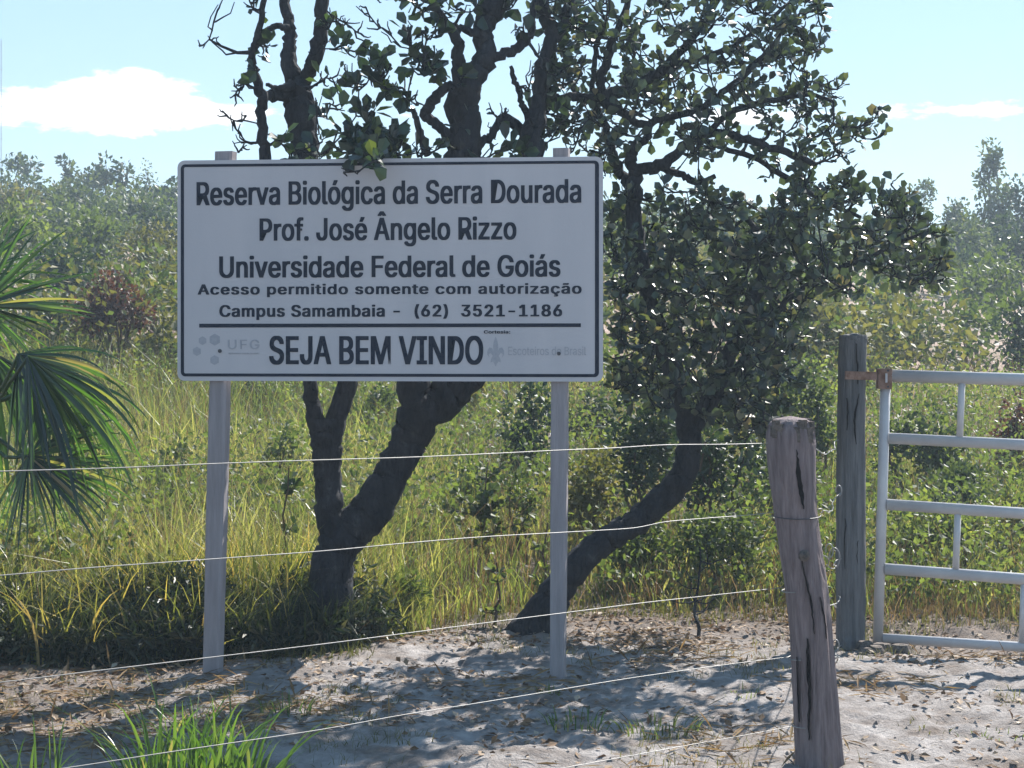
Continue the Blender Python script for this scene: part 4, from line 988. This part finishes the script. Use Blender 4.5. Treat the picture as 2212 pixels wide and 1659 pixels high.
clump(1610, 8.4, 26, .06, .1, 'grass_clump', 'small green tuft in the shadow stripe left of the corner post', M['bright'], .8, (.004, .007))
clump(2000, 7.7, 22, .04, .12, 'grass_clump', 'flat tan-green tuft right of the corner post foot', M['olive'], .9, (.004, .007))
clump(130, 9.35, 14, .5, .25, 'grass_clump', 'few long yellow-green blades standing in the dark bank at left', M['yellow'], .3, (.014, .022))
clump(330, 9.45, 10, .5, .3, 'grass_clump', 'few long yellow blades just left of the left sign post', M['yellow'], .4, (.014, .022))

# ---- fallen sticks
def stick(pts, D, r, label):
    w_ = []
    for (u, v) in pts:
        Dg = 6400 / (v - CV); x_ = (u - CU) * Dg / F; w_.append([x_, Dg, gzs(x_, Dg) + r * .7])
    mb = MB(); q = spline(w_, 5); mb.tube(q, np.linspace(r, r * .45, len(q)), 6, .3); root = part('fallen_stick', mb.mesh('fallen_stick'), M['bark']); tag(root, label, 'stick')
stick([(1500, 1388), (1440, 1400), (1380, 1408)], 0, .008, 'thin twig lying on the sand left of the dead sapling')
stick([(2150, 1420), (2190, 1390), (2230, 1370)], 0, .008, 'short twig leaning under the gate at the right edge')

# ---- small bare sapling and leafy sapling
def sapling(name, u, D, vtop, label, leafn, mt, lsz, branches=5, spread=40, cat='sapling'):
    x_ = (u - CU) * D / F; z_ = gzs(x_, D); root = empty(name, (x_, D, z_), label, cat)
    mb = MB(); tp_ = P(u + 4, vtop, D); b_ = np.array([x_, D, z_ - .02]); q = crooked(b_, tp_, 10, .02); mb.tube(q, np.linspace(.011, .004, 10), 6, .1)
    pos, dr = [], []
    for i in range(branches):
        t = rng.uniform(.35, .98); s_ = q[int(t * 9)]; e = s_ + np.array([rng.normal() * spread, rng.normal() * spread * .6, abs(rng.normal()) * spread * .9]) * D / F
        w_ = crooked(s_, e, 5, .08); mb.tube(w_, np.linspace(.005, .002, 5), 5, 0)
        for k_ in range(int(leafn / branches)):
            d2 = unit(rng.normal(size=3) + (e - s_) * 3 / max(np.linalg.norm(e - s_), .01) * .3); pos.append(w_[rng.integers(1, 5)]); dr.append(d2)
    part('stem', mb.mesh('stem'), M['stemb'] if leafn else M['bark'], root)
    if leafn:
        pos, dr = np.array(pos), np.array(dr)
        if leafn <= 60: leaf_parts(root, pos, dr, np.ones(len(pos)), mt, LEAF_OBO, lsz, leafn - 4, rng.random(len(pos)))
        else: part('foliage', leaves('foliage', pos, dr, lsz, LEAF_OBO), mt, root, kind='stuff')
sapling('sapling', 1068, 10.35, 1215, 'thin sapling with a few leaves left of the leaning trunk', 40, M['green'], .05, 7, 22)
sapling('sapling', 1508, 10.15, 1180, 'bare dark sapling with crossed twigs left of the corner post', 0, M['green'], .05, 9, 55)
sapling('sapling', 1050, 11.8, 1000, 'leafy bright green sapling between the two trees', 340, M['green'], .055, 12, 45)
sapling('sapling', 1180, 10.6, 1130, 'slender weed with yellow-green leaves behind the right sign post', 50, M['bright'], .04, 6, 18)
sapling('sapling', 620, 10.6, 1010, 'small glossy-leaved sapling just left of the forked trunk', 56, M['dark'], .06, 6, 30)

# ------------------------------------------------------------------ shrubs and trees of the slope
def shrub(u, D, vtop, w_px, mt, label, stem=.12, leaf=.06, cat='shrub', name='shrub', lobes=9, dens=2.6, n_st=4, tmpl=LEAF_TRI, group=None, bottom=None, cap_n=5200):
    x_ = (u - CU) * D / F; zg = gzs(x_, D); zt_ = EYE - (vtop - CV) * D / F; H = max(zt_ - zg, .3); Wd = w_px * D / F / 2
    root = empty(name, (x_, D, zg), label, cat, group)
    c0 = np.array([x_, D, zg + H * (stem + (1 - stem) * .52)]); hz_ = H * (1 - stem) * .5
    cs, rs = [], []
    for i in range(lobes):
        d_ = rng.normal(size=3); d_ /= np.linalg.norm(d_); rr_ = rng.uniform(.3, .78)
        cs.append(c0 + d_ * np.array([Wd, Wd * .7, hz_]) * rr_); rs.append(rng.uniform(.28, .5))
    cs = np.array(cs); rs = np.array(rs)
    lp = leaf * F / D; area = w_px * (H * (1 - stem) * F / D) * .8; n_ = int(min(cap_n, dens * area / (lp * lp * .3)))
    k_ = rng.integers(0, lobes, n_); d_ = unit(rng.normal(size=(n_, 3))); sh = rng.random(n_) ** .45
    sub_ = .82 + .36 * rng.random(n_)
    pos = cs[k_] + d_ * (rs[k_] * sh * sub_)[:, None] * np.array([Wd, Wd * .8, hz_]) * 1.15
    pos[:, 2] = np.maximum(pos[:, 2], zg + .03)
    dr = d_ + rng.normal(size=(n_, 3)) * .8 + [0, 0, .1]
    part('foliage', leaves('foliage', pos, dr, leaf * rng.uniform(.7, 1.3, n_), tmpl, np.clip(rng.random(n_) * .75 + .25 * rng.random(lobes)[k_], 0, 1)), mt, root, kind='stuff')
    mb = MB(); 
    for i in range(n_st):
        b_ = np.array([x_ + rng.normal() * .04 * H, D + rng.normal() * .04 * H, zg - .05]); q = crooked(b_, cs[i % lobes], 8, .05); mb.tube(q, np.linspace(.022 * H ** .8, .006 * H ** .7, 8), 6, .1, cap=False)
    part('stems', mb.mesh('stems'), M['stemb'] if D < 30 else M['twig'], root)
S = shrub
# skyline, left
S(55, 64, 330, 120, M['dark'], 'flat umbrella-crowned dark tree on the skyline in the far left', .62, .2, 'tree', 'skyline_tree', 8, 2.2, 3)
S(146, 62, 338, 48, M['dark'], 'little dark round-headed tree on the skyline, alone between two bigger ones', .5, .16, 'tree', 'skyline_tree', 4, 2.2, 3)
S(205, 60, 345, 80, M['dark'], 'dark narrow tree on the left skyline touching the bare-topped one', .3, .18, 'tree', 'skyline_tree', 6, 2.2, 3)
S(250, 58, 334, 100, M['dark'], 'highest dark ragged tree on the left skyline', .25, .18, 'tree', 'skyline_tree', 7, 2, 5)
S(305, 60, 350, 60, M['greyg'], 'see-through bare-topped tree on the left skyline', .3, .1, 'tree', 'skyline_tree', 5, .6, 7)
S(350, 52, 368, 150, M['dark'], 'dense dark green tree on the skyline next to the sign corner', .15, .17, 'tree', 'skyline_tree', 9, 2.6, 3)
# left middle
S(20, 46, 395, 160, M['olive'], 'olive brown scrub tree below the umbrella-crowned skyline tree', .15, .14, 'tree', 'scrub_tree')
S(150, 48, 398, 150, M['greyg'], 'grey-green scrub tree in the upper left hillside', .15, .14, 'tree', 'scrub_tree')
S(280, 44, 415, 170, M['greyg'], 'greyish leafy tree on the hillside under the highest skyline tree', .15, .13, 'tree', 'scrub_tree')
S(365, 40, 430, 120, M['dark'], 'dark leafy tree half hidden by the upper left sign corner', .15, .13, 'tree', 'scrub_tree')
S(70, 32, 425, 190, M['bright'], 'bright green round-leaved tree directly above the palm', .15, .11, 'tree', 'scrub_tree', 10)
S(215, 34, 448, 160, M['green'], 'yellow-green leafy tree right of the one above the palm', .15, .11, 'tree', 'scrub_tree')
S(330, 30, 482, 190, M['olive'], 'dry olive tan tree beside the left edge of the sign', .2, .085, 'tree', 'scrub_tree', 12, 2.6, 6)
S(150, 27, 500, 200, M['dark'], 'shaded dark shrub behind the palm leaf tips', .1, .1)
S(340, 25, 585, 170, M['green'], 'mid green shrub touching the left sign edge above the reddish one', .1, .085)
S(245, 20, 572, 190, M['red'], 'reddish brown rounded shrub on thin bare stems right of the palm', .40, .06, 'shrub', 'reddish_shrub', 11, 3.2, 9)
S(345, 21.5, 700, 130, M['greyg'], 'grey-green bush right of the reddish shrub and touching the sign', .1, .07)
S(120, 22, 640, 170, M['dark'], 'dark shrub seen through the palm leaves', .1, .08)
# middle, seen below the sign
S(1150, 15, 812, 150, M['dark'], 'dark glossy bush under the sign by the right post', .05, .06)
S(1270, 16.5, 830, 130, M['greyg'], 'grey-green bush right of the right sign post, high up', .1, .06)
S(560, 19, 800, 150, M['greyg'], 'pale shrub under the sign between left post and forked trunk', .15, .06)
S(800, 17.5, 812, 120, M['green'], 'green bush visible in the gap between the two stems', .1, .055)
S(1010, 18, 820, 130, M['olive'], 'tan dry bush under the sign beside the thick stem', .2, .055)
S(1290, 12.3, 940, 150, M['olive'], 'thin olive brown bush behind the leaning trunk', .15, .045)
S(865, 10.35, 1222, 120, M['green'], 'low bush of narrow leaves at the right foot of the forked trunk', .02, .06, tmpl=LEAF_LONG, dens=5)
S(1375, 11.6, 1120, 170, M['green'], 'rounded green bush below the leaning trunk', .08, .045)
S(1570, 11.4, 1085, 230, M['green'], 'broad green bush left of the corner post', .12, .045, lobes=12)
S(1560, 12.6, 900, 260, M['dark'], 'dark thicket under the dense crown behind the leaning trunk', .2, .055, lobes=14)
S(1700, 13, 930, 170, M['greyg'], 'grey-green bush behind the top of the corner post', .2, .05)
S(1400, 13.2, 820, 220, M['dark'], 'shaded leafy bush right of the sign edge and behind the wire', .1, .055, lobes=12)
S(1770, 21, 628, 150, M['olive'], 'yellowish sunlit shrub behind the top of the gate post', .2, .07)
S(1750, 15, 790, 150, M['green'], 'leafy green shrub between corner post and gate post, high up', .1, .055)
# leafy bushes standing in the tall grass
S(190, 14.5, 900, 150, M['green'], 'leafy green bush in the grass between palm and left sign post', .05, .05, dens=1.6)
S(370, 13.8, 930, 130, M['greyg'], 'grey-green bush in the grass touching the left sign post', .05, .05, dens=1.4)
S(600, 14.2, 900, 110, M['green'], 'loose green bush between left sign post and forked trunk', .05, .05, dens=1.4)
S(1000, 13.5, 960, 120, M['bright'], 'yellow-green bush in the grass right of the thick stem', .05, .05, dens=1.5)
S(1110, 12.6, 1000, 120, M['green'], 'leafy bush left of the right sign post at the height of the top wire', .05, .045, dens=1.5)
S(840, 13.6, 930, 70, M['green'], 'narrow bush seen in the fork of the trunk', .05, .045, dens=1.4)
S(60, 12.8, 1040, 130, M['olive'], 'straw coloured bush below the palm', .05, .045, dens=1.3)
# right, behind the gate
S(1985, 14.6, 838, 190, M['green'], 'glossy green bush behind the top left panel of the gate', .08, .06, dens=3)
S(2060, 13.4, 975, 210, M['greyg'], 'mixed grey-green bush behind the second gate panel', .08, .05)
S(1985, 12.4, 1075, 190, M['bright'], 'bright green leafy bush low behind the left gate panel', .05, .045)
S(2110, 12.3, 1110, 170, M['bright'], 'bright green bush low behind the short gate upright', .05, .045)
S(2215, 12.8, 1060, 130, M['olive'], 'dry brownish bush at the right edge behind the gate', .1, .045)
S(2190, 15.5, 840, 110, M['red'], 'pinkish brown dry brush behind the top right of the gate', .1, .05)
S(1900, 26, 655, 130, M['greyg'], 'sparse shrub on thin stems above the gate corner', .35, .075, dens=1.6, n_st=7)
S(1995, 27, 640, 120, M['greyg'], 'loose shrub with thin dark stems standing on pinkish soil', .42, .08, dens=1.5, n_st=8)
S(2085, 25, 640, 130, M['green'], 'dark-stemmed leafy shrub over pale soil above the gate', .38, .08, dens=1.8, n_st=9)
S(2195, 24, 620, 130, M['dark'], 'dense dark shrub at the right edge above the gate', .1, .08)
S(1905, 31, 560, 160, M['dark'], 'dark green tree behind the tip of the broad crown', .2, .1, 'tree', 'scrub_tree')
S(2010, 34, 545, 170, M['greyg'], 'grey-green tree in the middle right hillside', .2, .1, 'tree', 'scrub_tree')
S(2140, 33, 530, 190, M['green'], 'leafy mid green tree in front of the right hillside', .15, .1, 'tree', 'scrub_tree', 11)
S(1960, 40, 470, 160, M['olive'], 'olive leaved tree under the right skyline', .15, .12, 'tree', 'scrub_tree')
S(2090, 42, 445, 190, M['greyg'], 'big grey-green tree under the tallest skyline tree', .15, .12, 'tree', 'scrub_tree', 11)
S(2205, 40, 440, 120, M['dark'], 'shaded tree on the right edge under the skyline', .15, .12, 'tree', 'scrub_tree')
S(1990, 52, 372, 85, M['greyg'], 'thin see-through round tree on the right skyline', .3, .12, 'tree', 'skyline_tree', 6, 1.2, 4)
S(1930, 54, 400, 90, M['greyg'], 'low tree on the right skyline beside the broad crown', .2, .14, 'tree', 'skyline_tree', 6, 1.8, 4)
S(2125, 50, 290, 92, M['greyg'], 'tallest slender tree rising above the right skyline', .45, .14, 'tree', 'skyline_tree', 6, 1.7, 5)
S(2150, 49, 360, 130, M['greyg'], 'rounded tree at the foot of the tallest skyline tree', .15, .14, 'tree', 'skyline_tree', 8, 2.2, 4)
S(2062, 50, 398, 90, M['greyg'], 'small tree left of the tallest skyline tree', .2, .13, 'tree', 'skyline_tree', 6, 2, 4)
S(2215, 48, 375, 90, M['dark'], 'tree cut by the right picture edge on the skyline', .15, .14, 'tree', 'skyline_tree', 6, 2.2, 4)
# scrub mass between them (cannot be told apart)
def mass(n_cl, d0, d1, u0, u1, leaf, hmin, hmax, mt, name, label, per=260, keepf=None):
    pos, dr, rn = [], [], []
    for i in range(n_cl):
        D = d0 + (d1 - d0) * rng.random(); u = rng.uniform(u0, u1); x_ = (u - CU) * D / F
        if keepf and not keepf(u, D): continue
        zg = gzs(x_, D); h_ = rng.uniform(hmin, hmax); w_ = h_ * rng.uniform(.5, .9)
        d_ = unit(rng.normal(size=(per, 3))); sh = rng.random(per)[:, None] ** .4
        pos.append(np.array([x_, D, zg + h_ * .5]) + d_ * sh * np.array([w_, w_, h_ * .52]) * (1 + .25 * np.sin(d_[:, :1] * 7 + i))); dr.append(d_ + rng.normal(size=(per, 3)) * .8)
        rn.append(np.clip(rng.random(per) * .6 + rng.random() * .4, 0, 1))
    pos = np.concatenate(pos); dr = np.concatenate(dr); rn = np.concatenate(rn)
    stuff(name, leaves(name, pos, dr, leaf * rng.uniform(.7, 1.3, len(pos)), LEAF_TRI, rn), mt, label, 'scrub')
soil = lambda u, D: not (1820 < u < 2260 and 27 < D < 40)
mass(105, 40, 66, -500, 2700, .16, .7, 1.5, M['greyg'], 'hillside_scrub', 'grey-green scrub covering the hillside as one mass', 420, soil)
mass(90, 40, 64, -500, 2700, .16, .7, 1.4, M['dark'], 'hillside_thicket', 'dark green thicket woven through the hillside scrub', 380, soil)
mass(90, 20, 42, -400, 2600, .11, .6, 1.7, M['green'], 'slope_scrub', 'green bushes merging into one another on the middle slope', 420, soil)
mass(60, 20, 42, -400, 2600, .11, .6, 1.5, M['olive'], 'dry_scrub', 'tan dry bushes merging into one another on the middle slope', 380, soil)
mass(90, 66, 120, -900, 3200, .25, .5, 1.0, M['greyg'], 'crest_scrub', 'low scrub along the crest of the hill', 200)
# distant mast
mb = MB(); b_ = P(2.5, 352, 110); t_ = P(2.5, 85, 110); b_[2] = gzs(b_[0], 110)
mb.tube([b_, (b_ + t_) / 2, t_], .022, 6)
mast = empty('radio_mast', tuple(float(q) for q in b_), 'very thin radio mast on the horizon at the left picture edge', 'mast')
part('pole', mb.mesh('pole'), M['mast'], mast)
mb = MB()
for q in (150, 190, 230, 300):
    c_ = P(2.5, q, 110); mb.tube([c_ - np.array([.1, 0, 0]), c_ + np.array([.1, 0, 0])], .012, 5)
part('rungs', mb.mesh('rungs'), M['mast'], mast, kind='stuff')

# ------------------------------------------------------------------ haze added to imitate windscreen veil, with some distance haze
hb = MB(); hb.box((0, 60, 7.0), (260, 190, 18))
m, nt, o = mat('glare_haze')
pv = nt.nodes.new('ShaderNodeVolumePrincipled'); pv.inputs['Color'].default_value = (.68, .84, 1, 1); pv.inputs['Density'].default_value = 0.0019
pv.inputs['Anisotropy'].default_value = 0.25
nt.links.new(pv.outputs[0], o.inputs['Volume'])
hz_o = tag(part('haze', hb.mesh('haze'), m), 'pale haze added to imitate windscreen veil and soften the far slope', 'haze', kind='stuff')
